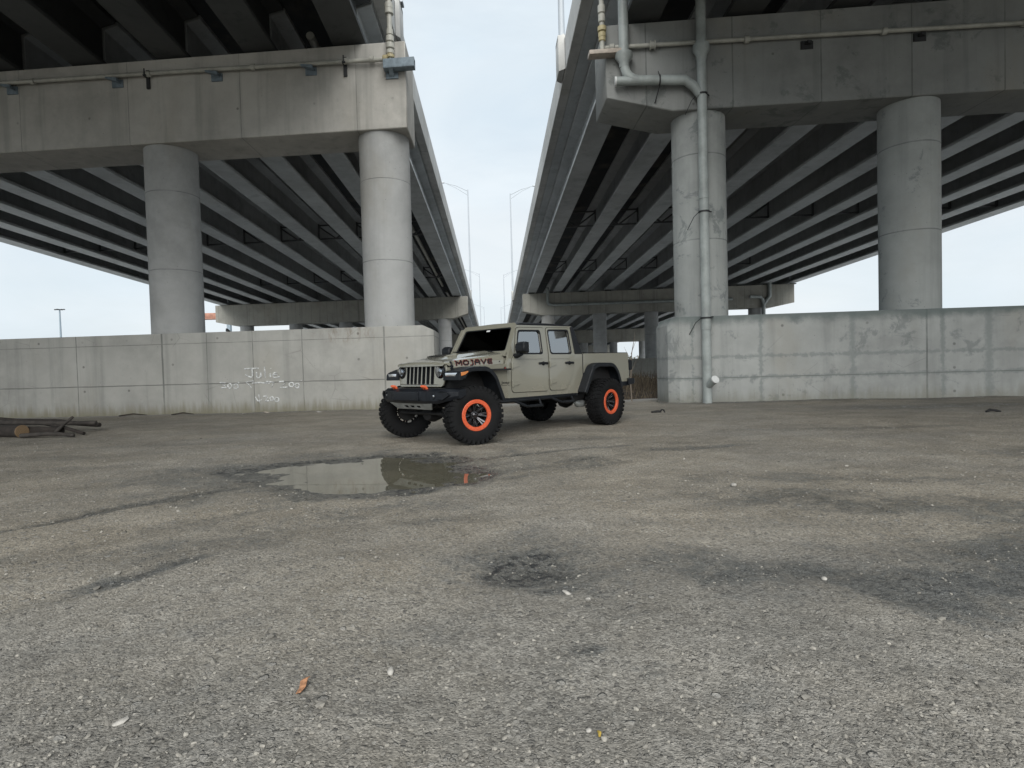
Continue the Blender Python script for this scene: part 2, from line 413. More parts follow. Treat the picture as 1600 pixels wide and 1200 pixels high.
def pier_y(X, k=1): return (17.55 if k == 1 else 68 + 50.4 * (k - 2)) - .1147 * X
def gheight(x, y):
    far = max(0, math.hypot(x, y) - 40)
    if far > 400: return 0.
    v = Vector((x, y, 0))
    h = .022 * noise.noise(v * .45) + .016 * noise.noise(v * 1.7 + Vector((7, 3, 1)))
    near = smooth(22, 10, math.hypot(x, y - 4))
    wet = 0.
    if -13 < x < 14 and .2 < y < 19:
        h += near * (.011 * noise.noise(v * 6.3) + .007 * noise.noise(v * 15))
        for cx, cy, rx, ry, a, s in PATCH:
            dx, dy = x - cx + rx * .55 * noise.noise(Vector((x * 2.2, y * 2.2, 9))), y - cy + ry * .7 * noise.noise(Vector((x * 2.2, y * 2.2, 17)))
            if abs(dx) > 5 or abs(dy) > 5: continue
            c, q = math.cos(a), math.sin(a)
            d = math.hypot((dx * c + dy * q) / rx, (-dx * q + dy * c) / ry)
            if d < 1.6: wet = max(wet, s * smooth(1.55, .35, d))
        for P, hw, s in TRACK:
            d = segd(x, y, P) + hw * .9 * noise.noise(Vector((x * 1.7, y * 1.7, 23)))
            if d < hw * 2.2:
                m = smooth(hw * 2.2, hw * .4, d); wet = max(wet, s * m * 1.05 * smooth(-.65, .05, noise.noise(Vector((x * .9, y * .9, 31)))))
                h -= .016 * m * s; h += .012 * s * math.exp(-((d - hw * 1.9) / (hw * .5)) ** 2)
        d = math.hypot((x - .17) / .42, (y - 3.38) / .5)
        h -= .035 * smooth(1.15, .2, d)
        d = polyd(x, y, PUD)
        if d > -1.2:
            d2 = d + .24 * noise.noise(v * 1.9 + Vector((2, 2, 0))) + .16 * noise.noise(v * 5) + .07 * noise.noise(v * 12)
            t = smooth(-.9, .05, d2)
            h = h * (1 - .55 * t) + (WATER + .0 - .040 * smooth(-.02, .7, d2) + .03 * smooth(0, -.5, d2)) * t
            wet = max(wet, 1.15 * smooth(-.62, -.05, d2))
        for wv in WHEELS:
            t = smooth(.75, .3, math.hypot(x - wv.x, y - wv.y)); h *= 1 - t
        dw = pier_y(x) - y
        if x < -1.7 or x > 4.8:
            wet = max(wet, .75 * smooth(.9, .1, dw + .35 * noise.noise(v * 1.3)))
            h += .03 * smooth(.7, .05, dw)
    return h, wet
def axis(lo, hi, st, end, grow=1.17):
    a = [lo + i * st for i in range(int(round((hi - lo) / st)) + 1)]
    s = st
    while a[-1] < end: s *= grow; a.append(a[-1] + s)
    s = st
    while a[0] > -end: s *= grow; a.insert(0, a[0] - s)
    return a
xs = axis(-9, 9, .075, 2600); ys = axis(1.2, 10.5, .065, 2600, 1.12)
vs = []; wets = []
for y in ys:
    for x in xs:
        r = gheight(x, y)
        if r == 0.: vs.append((x, y, 0)); wets.append(0.)
        else: vs.append((x, y, r[0])); wets.append(r[1])
nx = len(xs)
fs = [(j * nx + i, j * nx + i + 1, (j + 1) * nx + i + 1, (j + 1) * nx + i) for j in range(len(ys) - 1) for i in range(nx - 1)]
me = bpy.data.meshes.new('ground'); me.from_pydata(vs, [], fs); me.shade_smooth()
at = me.attributes.new('wet', 'FLOAT', 'POINT'); at.data.foreach_set('value', wets)
ground = bpy.data.objects.new('ground', me); COL.objects.link(ground)
tag(ground, 'wide gravel lot under and in front of the two viaducts', 'ground', kind='structure')

t = NT('gravel_ground'); b = t.b; p = t.pos()
wa = t.n('ShaderNodeAttribute', attribute_name='wet').outputs['Fac']
big = t.noise(.33, 6, .6, p); med = t.noise(1.9, 7, .65, p); fin = t.noise(9, 6, .7, p); gr = t.noise(75, 4, .75, p)
flat = t.scaled(p, (1, 1, 0))
wob = t.n('ShaderNodeVectorMath', operation='ADD')
nzc = t.n('ShaderNodeTexNoise'); nzc.inputs['Scale'].default_value = 18; t.l(flat, nzc.inputs['Vector'])
sc_ = t.n('ShaderNodeVectorMath', operation='SCALE'); t.l(nzc.outputs['Color'], sc_.inputs[0]); sc_.inputs['Scale'].default_value = .03
t.l(flat, wob.inputs[0]); t.l(sc_.outputs[0], wob.inputs[1]); fv = wob.outputs[0]
tan = t.mix(t.ramp(med, .3, .7), (.272, .246, .200), (.378, .345, .285))
grey = t.mix(t.ramp(fin, .3, .7), (.235, .228, .208), (.35, .34, .312))
py_ = t.n('ShaderNodeSeparateXYZ'); t.l(p, py_.inputs[0])
nearg = t.ramp(py_.outputs[1], 1.2, 5.0, .17, -.06)
base = t.mix(t.ramp(t.math('ADD', t.math('ADD', t.math('MULTIPLY', big, .75), t.math('MULTIPLY', med, .25)), nearg), .32, .74), tan, grey)
# stones: two sizes of random-toned cells
def cells(scale, lo, hi, amt, off):
    x = t.n('ShaderNodeTexVoronoi'); x.inputs['Scale'].default_value = scale
    vv = t.n('ShaderNodeVectorMath', operation='ADD'); t.l(fv, vv.inputs[0]); vv.inputs[1].default_value = (off, off, 0)
    t.l(vv.outputs[0], x.inputs['Vector'])
    s = t.n('ShaderNodeSeparateColor'); t.l(x.outputs['Color'], s.inputs[0])
    return x.outputs['Distance'], s.outputs[0], s.outputs[1]
d1, c1, e1 = cells(95, 0, 1, 1, 0); d2, c2, e2 = cells(42, 0, 1, 1, 3.3); d3, c3, e3 = cells(15, 0, 1, 1, 9.1)
base = t.mix(.75, base, t.mix(c1, [.48] * 3, [1.42] * 3), 'MULTIPLY')
m2 = t.math('MULTIPLY', t.ramp(c2, .66, .72), t.ramp(d2, .38, .50, 1, 0))
base = t.mix(t.math('MULTIPLY', m2, .85), base, t.mix(e2, (.13, .127, .12), (.47, .455, .415)))
m3 = t.math('MULTIPLY', t.ramp(c3, .90, .92), t.ramp(d3, .24, .32, 1, 0))
base = t.mix(t.math('MULTIPLY', m3, .85), base, t.mix(e3, (.20, .19, .17), (.46, .45, .42)))
base = t.mix(t.ramp(gr, .58, .72, 0, .5), base, (.065, .062, .058))
# damp, darker fines
wn = t.math('ADD', wa, t.math('MULTIPLY', t.ramp(wa, .02, .4), t.math('ADD', t.math('MULTIPLY_ADD', fin, 1.5, -.75), t.math('MULTIPLY_ADD', med, 1.1, -.55))))
wm = t.ramp(wn, .10, .95, 0, 1)
darkb = t.mix(t.math('MULTIPLY', t.ramp(t.noise(16, 7, .75, p), .47, .60), t.ramp(wa, .55, 1.0)), t.mix(1, base, (.52, .55, .585), 'MULTIPLY'), (.028, .030, .033))
smallp = t.math('MULTIPLY', t.ramp(t.noise(2.6, 8, .72, t.scaled(p, (1, 1, 1), (4, 8, 0))), .60, .70), .6)
wm2 = t.math('MAXIMUM', wm, smallp)
base = t.mix(wm2, base, darkb)
lz = t.noise(.55, 5, .6, t.scaled(p, (1, 1.5, 1), (40, 11, 0)))
base = t.mix(t.ramp(lz, .36, .66, 0, .75), base, t.mix(1, base, (.72, .73, .74), 'MULTIPLY'))
base = t.mix(t.ramp(py_.outputs[1], 17.5, 20.5), base, t.mix(fin, (.40, .40, .39), (.56, .56, .55)))  # mostly hidden ground behind the walls, paled to bounce light onto the soffits
t.l(base, b.inputs['Base Color'])
t.l(t.ramp(wm, 0.35, 1, .93, .26), b.inputs['Roughness'])
b.inputs['Specular IOR Level'].default_value = .35
hh = t.math('ADD', t.math('MULTIPLY', t.ramp(d1, 0, .6, 1, 0), .35), t.math('MULTIPLY', m2, .8))
hh = t.math('ADD', hh, t.math('MULTIPLY', m3, 1.4))
hh = t.math('ADD', hh, t.math('MULTIPLY', fin, 1.2))
hh = t.math('ADD', hh, t.math('MULTIPLY', gr, .5))
t.l(t.bump(hh, .85, .014), b.inputs['Normal'])
me.materials.append(t.m)

# puddle
t = NT('puddle_water'); b = t.b
t.l(t.mix(t.ramp(t.noise(1.2, 4, .6, t.pos()), .3, .7), (.135, .130, .098), (.185, .175, .132)), b.inputs['Base Color'])
b.inputs['Roughness'].default_value = .015; b.inputs['IOR'].default_value = 1.36
b.inputs['Coat Weight'].default_value = .35; b.inputs['Coat Roughness'].default_value = .0
t.l(t.bump(t.noise(5, 2, .5, t.pos()), .03, .01), b.inputs['Normal'])
me = bpy.data.meshes.new('puddle')
cxp, cyp = -1.75, 6.95
me.from_pydata([(cxp + (x - cxp) * 1.35, cyp + (y - cyp) * 1.3, WATER) for x, y in PUD], [], [tuple(range(len(PUD)))])
me.materials.append(t.m)
pud = bpy.data.objects.new('puddle', me); COL.objects.link(pud)
tag(pud, 'shallow muddy rain puddle mirroring the left wall in front of the pickup', 'puddle', kind='structure')

# loose stones (uncountable gravel)
t = NT('loose_stone'); b = t.b
ri = t.n('ShaderNodeNewGeometry').outputs['Random Per Island']
c = t.mix(ri, (.12, .117, .108), (.40, .385, .345))
c = t.mix(t.ramp(t.noise(60, 4, .6, t.pos()), .4, .7, 0, .5), c, (.2, .19, .17))
t.l(c, b.inputs['Base Color']); b.inputs['Roughness'].default_value = .92; b.inputs['Specular IOR Level'].default_value = .2
STONE = t.m
bmI = bmesh.new(); bmesh.ops.create_icosphere(bmI, subdivisions=1, radius=1)
ICO_V = [v.co.copy() for v in bmI.verts]; ICO_F = [[v.index for v in f.verts] for f in bmI.faces]; bmI.free()
def stone(mb, x, y, z, s, sq=(1, .8, .5), r=rnd):
    a = r.uniform(0, 6.28); ca, sa = math.cos(a), math.sin(a)
    k = [r.uniform(.7, 1.15) for _ in ICO_V]
    tilt = r.uniform(-.35, .35)
    out = []
    for v, q in zip(ICO_V, k):
        px, py, pz = v.x * s * sq[0] * q, v.y * s * sq[1] * q, v.z * s * sq[2] * q
        pz += px * tilt
        out.append((x + px * ca - py * sa, y + px * sa + py * ca, z + pz))
    mb.add(out, ICO_F)
mb = MB()
for i in range(26000):
    y = 1.45 + (rnd.random() ** 2.0) * 10.5
    x = rnd.uniform(-1.15, 1.15) * (y * .92 + .2)
    if polyd(x, y, PUD) > -.12: continue
    if y > 2.6 and rnd.random() < .35: continue
    if noise.noise(Vector((x * 1.3, y * 1.3, 4))) < rnd.uniform(-.7, .25): continue
    s = .0038 + .0085 * rnd.random() ** 3
    if rnd.random() < .03: s *= 1.8
    if y > 5: s *= 1.35
    h = gheight(x, y)[0]
    stone(mb, x, y, h + s * .12, s, (1, rnd.uniform(.6, .95), rnd.uniform(.35, .65)))
g = mb.build('gravel', STONE, smooth=False, merge=False); tag(g, 'loose grey and tan gravel stones scattered over the lot', 'gravel', kind='stuff')

# single pale stones and scraps one can point at
M['pale_stone'] = simple('pale_limestone', (.37, .36, .335), .9, vary=.25, scale=30)
def rock(name, x, y, s, label, mat=None, sq=(1, .7, .5), group=None, cat='stone'):
    mb = MB(); stone(mb, 0, 0, 0, s, sq)
    o = mb.build(name, mat or M['pale_stone'], bevel=s * .12, segs=1)
    o.location = (x, y, gheight(x, y)[0] + s * sq[2] * .45)
    return tag(o, label, cat, group)
rock('stone', 2.205, 5.416, .052, 'angular white stone lying alone right of the puddle')
rock('stone', -.437, 2.275, .027, 'flat pale pebble up from the orange scrap')
rock('stone', .43, 2.86, .028, 'pale stone nearest below the dark damp hollow', sq=(1, .6, .5))
rock('stone', .34, 2.98, .024, 'longer of the pale stones at the lower edge of the dark hollow', sq=(1.5, .6, .45))
rock('stone', .27, 1.84, .016, 'small white stone just above the yellow scrap')
rock('stone', -1.31, 2.02, .034, 'flat white slab of stone in the lower left gravel', sq=(1, .6, .3))
rock('stone', 1.72, 3.05, .026, 'round pale stone on the damp band at the right')
M['orange_scrap'] = simple('faded_orange_scrap', (.36, .185, .10), .8, vary=.4, scale=40)
mb = MB()
mb.plate([(-.017, -.045), (.012, -.05), (.02, -.01), (.016, .03), (.02, .05), (-.006, .046), (-.02, .02), (-.014, -.01)], [], lambda u, v, w_: (u, v, w_ + .006 * math.sin(u * 120) + .01 * math.sin(v * 50)), 0, .005)
o = mb.build('rusty_scrap', M['orange_scrap'], bevel=.0012, segs=1); o.location = (-.739, 2.165, gheight(-.739, 2.165)[0] + .012); o.rotation_euler = (.1, .05, -.05); o.scale = (.72, .8, .8)
tag(o, 'small faded orange scrap lying on the gravel in the foreground', 'scrap')
M['yellow'] = simple('yellow_scrap', (.40, .29, .06), .7, vary=.2, scale=60)
mb = MB(); mb.tube([(0, -.012, 0), (.003, 0, .003), (0, .012, 0)], [.004, .006, .004], 6)
o = mb.build('yellow_scrap', M['yellow']); o.location = (.297, 1.815, gheight(.297, 1.815)[0] + .006)
tag(o, 'tiny yellow scrap on the gravel at the bottom of the picture', 'scrap')
mb = MB(); mb.tube([(-.16, 0, .02), (-.02, .01, .03), (.06, 0, .03), (.10, .01, .075), (.14, 0, .06), (.165, 0, .0)], [.02, .03, .028, .02, .022, .012], 7)
o = mb.build('debris', M['dark']); o.location = (3.891, 13.976, gheight(3.89, 13.98)[0]); tag(o, 'black crooked scrap on the pale gravel beside the right wall end', 'scrap')
mb = MB(); mb.tube([(-.15, 0, .02), (-.05, .02, .05), (.02, 0, .04), (.08, .02, .03), (.15, -.01, .015)], [.02, .03, .02, .028, .012], 7)
o = mb.build('debris', M['dark']); o.location = (10.046, 11.572, gheight(10, 11.57)[0]); tag(o, 'black scrap at the far right on the gravel before the patched wall', 'scrap')
# concrete crumbs along the wall foot
for i, (x, s, l) in enumerate([(-6.9, .10, 'broad pinkish mortar lump at the wall foot under the chalk numbers'), (-7.6, .06, 'pale rubble lump at the wall foot left of the pinkish mortar'), (-5.2, .09, 'flat rubble piece at the wall foot right of the chalk numbers')]):
    rock('rubble', x, pier_y(x) - .35 - .1 * i, s, l, sq=(1.5, .8, .35), cat='rubble', mat=M['wood_beam'] if i == 0 else None)

# ------------------------------------------------------------------ crash walls
SK = -.1147
def wall(name, x0, x1, k, z0, z1, th, mat, label, chamfer_top=None, chamfer_plan=None):
    """wall along the skewed pier line; x0 is the end towards the gap"""
    def fn(u, v, w_): return (u, pier_y(u, k) + w_, v)
    mb = MB()
    if chamfer_plan:      # cut the near corner in plan
        c = chamfer_plan; sgn = 1 if x1 > x0 else -1
        plan = [(x0 + sgn * c, 0), (x1, 0), (x1, th), (x0 + sgn * c, th), (x0, th - c), (x0, c)]
        cz = .22
        lo = [(u, pier_y(u, k) + w_, z0) for u, w_ in plan]
        mid = [(u, pier_y(u, k) + w_, z1 - cz) for u, w_ in plan]
        top = [(u + (sgn * .14 if abs(u - x0) < .01 else 0), pier_y(u, k) + w_, z1) for u, w_ in plan]
        mb.loft([lo, mid, top])
    else:
        sgn = 1 if x1 > x0 else -1
        poly = [(x0, z0), (x0, z1 - .16), (x0 + sgn * .34, z1), (x1, z1), (x1, z0)]
        mb.prism(poly, fn, 0, th)
    o = mb.build(name, mat, bevel=.018, segs=2)
    return tag(o, label, 'wall')
wl = wall('crash_wall', -1.78, -36, 1, -.3, 2.53, 1.7, M['wall_l'], 'long concrete crash wall with chalk writing at left of the pickup')
wr = wall('crash_wall', 5.12, 36, 1, -.3, 2.51, 1.7, M['wall_r'], 'patched concrete crash wall behind the drain pipe at the right', chamfer_plan=.26)
wall('crash_wall', -2.6, -35, 2, -.6, 1.85, 1.7, M['cap_far'], 'far crash wall under the second pier of the left viaduct')
wall('crash_wall', 3.2, 35, 2, -.6, 1.85, 1.7, M['cap_far'], 'far crash wall seen between the pickup tailgate and the right wall')

# chalk handwriting on the left wall
def wpt(a, b_):
    x = 330 + a / 10; y = 560 + b_ / 10
    X = -7.58 + (x - 385) * .02; Z = 1.349 - (y - 577) * .0191 - (x - 385) * .0005
    return Vector((X, pier_y(X) - .001, Z))
def ell(cx, cy, rx, ry, a0=0, a1=360, n=12): return [(cx + rx * math.cos(RAD(a0 + (a1 - a0) * i / n)), cy + ry * math.sin(RAD(a0 + (a1 - a0) * i / n))) for i in range(n + 1)]
STROKES = [
 [(480, 165), (600, 158), (720, 155)], [(600, 160), (612, 220), (610, 280), (590, 300), (540, 280), (495, 255)],
 [(675, 215), (678, 280), (690, 310), (725, 305), (740, 270), (745, 215)], [(745, 215), (750, 300)], [(805, 130), (810, 220), (818, 310)], [(893, 235), (897, 300)], [(903, 155), (907, 163)],
 [(940, 262), (1010, 255), (1000, 230), (960, 225), (935, 260), (945, 300), (990, 305), (1050, 290)],
 [(85, 385), (180, 388), (120, 425), (175, 430), (190, 460), (100, 475)], ell(240, 440, 32, 38), ell(340, 448, 38, 40), [(380, 375), (392, 398)],
 [(625, 360), (505, 378), (590, 468)], [(600, 395), (720, 385), (880, 398)], [(820, 365), (955, 382), (905, 460)],
 [(1030, 372), (1100, 365), (1125, 395), (1045, 462), (1165, 462)], ell(1225, 418, 38, 34), ell(1315, 435, 32, 38), [(1378, 348), (1382, 355)],
 [(645, 615), (712, 715), (700, 575)], [(655, 640), (690, 690)], [(728, 665), (735, 672)],
 [(775, 610), (815, 600), (838, 625), (795, 685), (860, 680)], ell(905, 645, 26, 32), ell(985, 660, 34, 32)]
mb = MB()
for s in STROKES:
    mb.tube([wpt(*q) for q in s], [.021 + .005 * math.sin(i * 2.1) for i in range(len(s))], 6)
mb.build('chalk_writing', M['chalk'], wl)

# ------------------------------------------------------------------ viaducts
GR = -.027
def SOF(Y): return 11.56 + GR * Y
SPAN_Y = [-32.85, 17.55, 68.0, 118.4, 168.8, 219.2, 269.6]
L_SP = 50.4
def girder_mesh(start=.06):
    prof = [(-.50, 0), (.50, 0), (.50, .14), (.12, .36), (.11, 1.50), (.58, 1.60), (.58, 1.745), (-.58, 1.745), (-.58, 1.60), (-.11, 1.50), (-.12, .36), (-.50, .14)]
    mb = MB()
    secs = []
    for yy in (start, L_SP - .06):
        secs.append([(u, yy + SK * u + .85, v + GR * yy) for u, v in prof])
    mb.loft(secs)
    return mb
def cross_mesh(w_):
    mb = MB()
    for a, b_ in [((-w_ / 2 + .12, .42), (w_ / 2 - .12, .42)), ((-w_ / 2 + .12, 1.35), (0, .42)), ((w_ / 2 - .12, 1.35), (0, .42)), ((-w_ / 2 + .12, 1.40), (w_ / 2 - .12, 1.40))]:
        d = Vector((b_[0] - a[0], 0, b_[1] - a[1])); n_ = Vector((-d.z, 0, d.x)).normalized() * .05
        p0 = Vector((a[0], SK * a[0], a[1])); p1 = Vector((b_[0], SK * b_[0], b_[1]))
        mb.loft([[p0 + n_ + Vector((0, -.05, 0)), p0 - n_ + Vector((0, -.05, 0)), p0 - n_ + Vector((0, .05, 0)), p0 + n_ + Vector((0, .05, 0))],
                 [p1 + n_ + Vector((0, -.05, 0)), p1 - n_ + Vector((0, -.05, 0)), p1 - n_ + Vector((0, .05, 0)), p1 + n_ + Vector((0, .05, 0))]])
    for q in (-1, 1):
        mb.box(q * (w_ / 2 - .13) - .05, q * (w_ / 2 - .13) + .05, -.09 + SK * q * w_ / 2, .09 + SK * q * w_ / 2, .34, 1.5)
    return mb
def cap_mesh(x0, x1, h, bev0, bev1, girders):
    """cap beam along the skewed pier line, local z=0 at its top, x0 = gap end"""
    s = 1 if x1 > x0 else -1
    top = 0
    poly = [(x0, top)]
    if bev0: poly += [(x0, -h + bev0[1]), (x0 + s * bev0[0], -h)]
    else: poly += [(x0, -h)]
    if bev1: poly += [(x1 - s * bev1[0], -h), (x1, -h + bev1[1])]
    else: poly += [(x1, -h)]
    poly += [(x1, top)]
    mb = MB(); mb.prism(poly, lambda u, v, w_: (u, w_ + SK * u, v), 0, 1.7)
    return mb
def bearing_mb():
    mb = MB()
    mb.box(-.32, .32, .25, .55, .002, .10); mb.box(-.32, .32, 1.15, 1.45, .002, .10); mb.box(-.06, .06, .45, 1.25, .002, .05)
    return mb

def viaduct(side, x_edge, gx0, sp, x_far, label, col_x, caps, mats):
    s = side
    root = empty('viaduct', (s * x_edge, 17.55, 0))
    tag(root, label, 'bridge')
    inv = -Vector(root.location)
    def put(o): o.parent = root; o.location = Vector(o.location) + inv; return o
    girders = [s * (gx0 + sp * i) for i in range(11)]
    g0 = None; xf0 = None; gs = None; be = None
    for gx in girders:       # the span over the camera: unseen rear part cut off to let light in
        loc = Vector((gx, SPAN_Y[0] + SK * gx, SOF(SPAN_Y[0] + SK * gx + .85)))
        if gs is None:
            gs = girder_mesh(L_SP - 26.).build('girder', M['girder_shaded'], bevel=.012, segs=1); gs.location = loc; put(gs)
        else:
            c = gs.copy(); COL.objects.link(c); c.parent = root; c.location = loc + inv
    for k in range(1, 6):
        for gx in girders:
            loc = Vector((gx, SPAN_Y[k] + SK * gx, SOF(SPAN_Y[k] + SK * gx + .85)))
            if g0 is None:
                g0 = girder_mesh().build('girder', mats['girder'], bevel=.012, segs=1); g0.location = loc; put(g0)
            else:
                c = g0.copy(); COL.objects.link(c); c.parent = root; c.location = loc + inv
    for fr in (.15, .48, .81):
        for i in range(10):
            if fr > .7 and i > 6: continue
            gx = (girders[i] + girders[i + 1]) / 2
            Y = SPAN_Y[1] + L_SP * fr + SK * gx
            loc = Vector((gx, Y, SOF(Y)))
            if xf0 is None:
                xf0 = cross_mesh(sp).build('cross_frame', M['brace'], smooth=False); xf0.location = loc; put(xf0)
            else:
                c = xf0.copy(); COL.objects.link(c); c.parent = root; c.location = loc + inv
    # deck slab and parapets
    a, b_ = sorted((s * x_edge, s * x_far))
    def slab(x0, x1, z0, z1):
        mb = MB(); secs = []
        for Y in (-9, 325): secs.append([(x0, Y, SOF(Y) + z0), (x1, Y, SOF(Y) + z0), (x1, Y, SOF(Y) + z1), (x0, Y, SOF(Y) + z1)])
        return mb.loft(secs)
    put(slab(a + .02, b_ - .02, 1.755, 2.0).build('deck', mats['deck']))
    for e, q in ((s * x_edge, s), (s * x_far, -s)):
        x0, x1 = sorted((e, e + q * .34)); y0 = -40
        mb = MB(); secs = []
        for Y in (-9, 325):
            z = SOF(Y)
            pr = [(e, z + 1.72), (e, z + 2.95), (e + q * .22, z + 2.95), (e + q * .26, z + 2.4), (e + q * .40, z + 2.05), (e + q * .40, z + 1.72)]
            secs.append([(x_, Y, z_) for x_, z_ in pr])
        put(mb.loft(secs).build('parapet', mats['parapet'], bevel=.02, segs=1))
    q0 = s * (x_edge + .405); q1 = s * (gx0 - .585)
    put(slab(min(q0, q1), max(q0, q1), 1.72, 1.75).build('overhang', M['girder']))
    # piers
    for k in range(1, 6):
        c = caps[min(k, 2) - 1]
        Y0 = SPAN_Y[k]
        slope = 0
        topz = SOF(Y0 + .85) - .10
        cap = cap_mesh(*c, girders).build('pier_cap', mats['cap'] if k == 1 else M['cap_far'], bevel=.025, segs=1)
        cap.location = (0, Y0, topz); put(cap)
        if k < 4:
            for gx in girders:
                if be is None: be = bearing_mb().build('bearing', M['steel_dark'], cap, smooth=False); ob = be
                else: ob = be.copy(); COL.objects.link(ob); ob.parent = cap
                ob.location = (gx, SK * gx, 0)
        z_bot = -c[2] + .02
        for cx in col_x[min(k, 2) - 1]:
            lo = -topz + (2.3 if k == 1 else -.6)
            mb = MB(); mb.lathe([(.775, lo), (.775, z_bot)], (cx, .85 + SK * cx, 0), (0, 0, 1), 48)
            o = mb.build('column', mats['col'] if k == 1 else M['col'], cap)
    return root
VL = viaduct(-1, 3.08, 4.1, 2.8, 33.3, 'left concrete viaduct carrying a road over the crash wall with chalk writing',
    [[-3.25, -10.25, -18.4, -25.0, -31.6], [-5.65, -11.6, -17.5, -23.6, -29.7]],
    [(-2.38, -34, 2.55, None, None), (-2.85, -33.2, 2.5, (1.75, .5), (2.3, .5))],
    dict(girder=M['girder'], deck=M['deck'], parapet=M['parapet'], cap=M['cap_near'], col=M['col']))
VR = viaduct(1, 3.08, 4.55, 2.88, 34.6, 'right concrete viaduct with tall drain pipes on its nearest pier',
    [[6.3, 12.25, 18.2, 24.1, 30.0], [6.4, 12.25, 18.05, 23.8, 29.5]],
    [(3.46, 34.6, 2.55, (1.85, .48), (2.2, .5)), (3.5, 33.3, 2.5, (2.2, .5), (2.3, .45))],
    dict(girder=M['girder'], deck=M['deck'], parapet=M['parapet'], cap=M['cap_r'], col=M['col_r']))

# lamp pedestals on the parapets (parts of the viaducts) and the street lamps on them
def lamp_mesh(s):
    root = empty('street_lamp')
    mb = MB(); mb.tube([(0, 0, 0), (0, 0, 14.2)], [.125, .075], 12); mb.box(-.19, .19, -.19, .19, -.02, .06)
    mb.build('pole', M['pole'], root)
    mb = MB()
    mb.tube([(0, 0, 14.0), (s * 1.6, 0, 14.75), (s * 3.4, 0, 15.25)], [.05, .04, .03], 8)
    mb.tube([(0, 0, 13.4), (s * 1.7, 0, 14.5), (s * 3.0, 0, 15.10)], [.035, .03, .022], 8)
    mb.build('arm', M['pole'], root)
    mb = MB(); mb.loft([[(s * 3.3, -.1, 15.16), (s * 3.3, .1, 15.16), (s * 3.3, .1, 15.3), (s * 3.3, -.1, 15.3)], [(s * 3.7, -.17, 15.2), (s * 3.7, .17, 15.2), (s * 3.7, .17, 15.36), (s * 3.7, -.17, 15.36)], [(s * 4.0, -.12, 15.26), (s * 4.0, .12, 15.26), (s * 4.0, .12, 15.34), (s * 4.0, -.12, 15.34)]])
    mb.build('lamp_head', M['galv'], root, bevel=.02)
    return root
ORD = ['nearest', 'second', 'third', 'farthest']
for s, via, ysl, nm in ((-1, VL, [21.3, 84.5, 148, 211.5], 'left'), (1, VR, [23.6, 86.5, 150, 213.5], 'right')):
    proto = None
    for i, Y in enumerate(ysl):
        z = SOF(Y)
        mb = MB()
        xa, xb = (2.83, 3.07) if s == 1 else (2.93, 3.07)
        mb.prism([(s * xb, Y - .62), (s * xa, Y - .42), (s * xa, Y + .42), (s * xb, Y + .62)], lambda u, v, w_: (u, v, w_), z + 1.74, z + 3.1)
        mb.box(*sorted((s * xa, s * (xb + .30))), Y - .40, Y + .40, z + 2.96, z + 3.15)
        mb.build('lamp_pedestal', M['parapet'], via, bevel=.03).location = -Vector(via.location)
        loc = (s * 3.04, Y, z + 3.16)
        if proto is None: proto = lamp_mesh(s); proto.location = loc; o = proto
        else: o = dup(proto, None, loc)
        tag(o, f'{ORD[i]} of the tall pale street lamps standing on the {nm} viaduct edge', 'street lamp', 'street lamps along the gap between the viaducts')

# ------------------------------------------------------------------ pipes on the piers
def fy(X, d=.15): return pier_y(X) - d
def pp(X, Z, d=.15): return (X, fy(X, d), Z)
def arc(p0, c, p1, n=6):
    p0, c, p1 = Vector(p0), Vector(c), Vector(p1)
    return [p0 * (1 - t) ** 2 + c * 2 * t * (1 - t) + p1 * t * t for t in [i / n for i in range(n + 1)]]
# left conduit
root = empty('conduit', pp(-2.85, 10.4)); tag(root, 'pale conduit running along the left pier cap and up at its end', 'pipe')
inv = -Vector(root.location)
def kid(mb, name, mat, r=None, **k):
    o = mb.build(name, mat, r or root, **k); o.location = -Vector((r or root).location); return o
mb = MB(); mb.tube([pp(-33, 10.52), pp(-15.2, 10.50), pp(-9, 10.46), pp(-2.9, 10.38)], .062, 12)
for X in (-14.1, -10.3, -7.0, -4.15, -3.35): mb.lathe([(.062, -.07), (.09, -.06), (.09, .06), (.062, .07)], pp(X, 10.41 - .007 * (X + 4)), (1, SK, 0), 14)
kid(mb, 'run', M['pvc_light'])
mb = MB(); mb.tube([pp(-2.80, 10.32), pp(-2.80, 13.2)], .075, 14)
for z0, r_ in ((10.55, .12), (10.75, .125), (10.95, .12), (11.15, .10), (11.75, .13), (11.9, .13), (12.15, .10)): mb.lathe([(r_ * .8, -.09), (r_, -.07), (r_, .07), (r_ * .8, .09)], pp(-2.80, z0), (0, 0, 1), 16)
kid(mb, 'riser', M['pvc_light'])
mb = MB(); mb.lathe([(.08, -.12), (.12, -.1), (.12, .02), (.10, .05)], pp(-2.80, 10.5), (0, 0, 1), 16); mb.lathe([(.07, -.08), (.11, -.06), (.11, .06), (.07, .08)], pp(-2.95, 10.39), (1, SK, 0), 14)
kid(mb, 'coupling', M['pvc_yellow'])
for X in (-14.9, -11.4, -8.2, -5.25):
    mb = MB(); z = 10.42 - .007 * (X + 4)
    mb.box(X - .17, X + .17, fy(X, .04), fy(X, -.02), z - .30, z - .06); mb.loft([[pp(X - .3, z - .02, .2), pp(X - .3, z - .02, .1), pp(X - .3, z - .06, .1), pp(X - .3, z - .06, .2)], [pp(X + .1, z - .10, .25), pp(X + .1, z - .10, .03), pp(X + .1, z - .2, .03), pp(X + .1, z - .2, .25)]])
    kid(mb, 'bracket', M['bluesteel'], smooth=False)
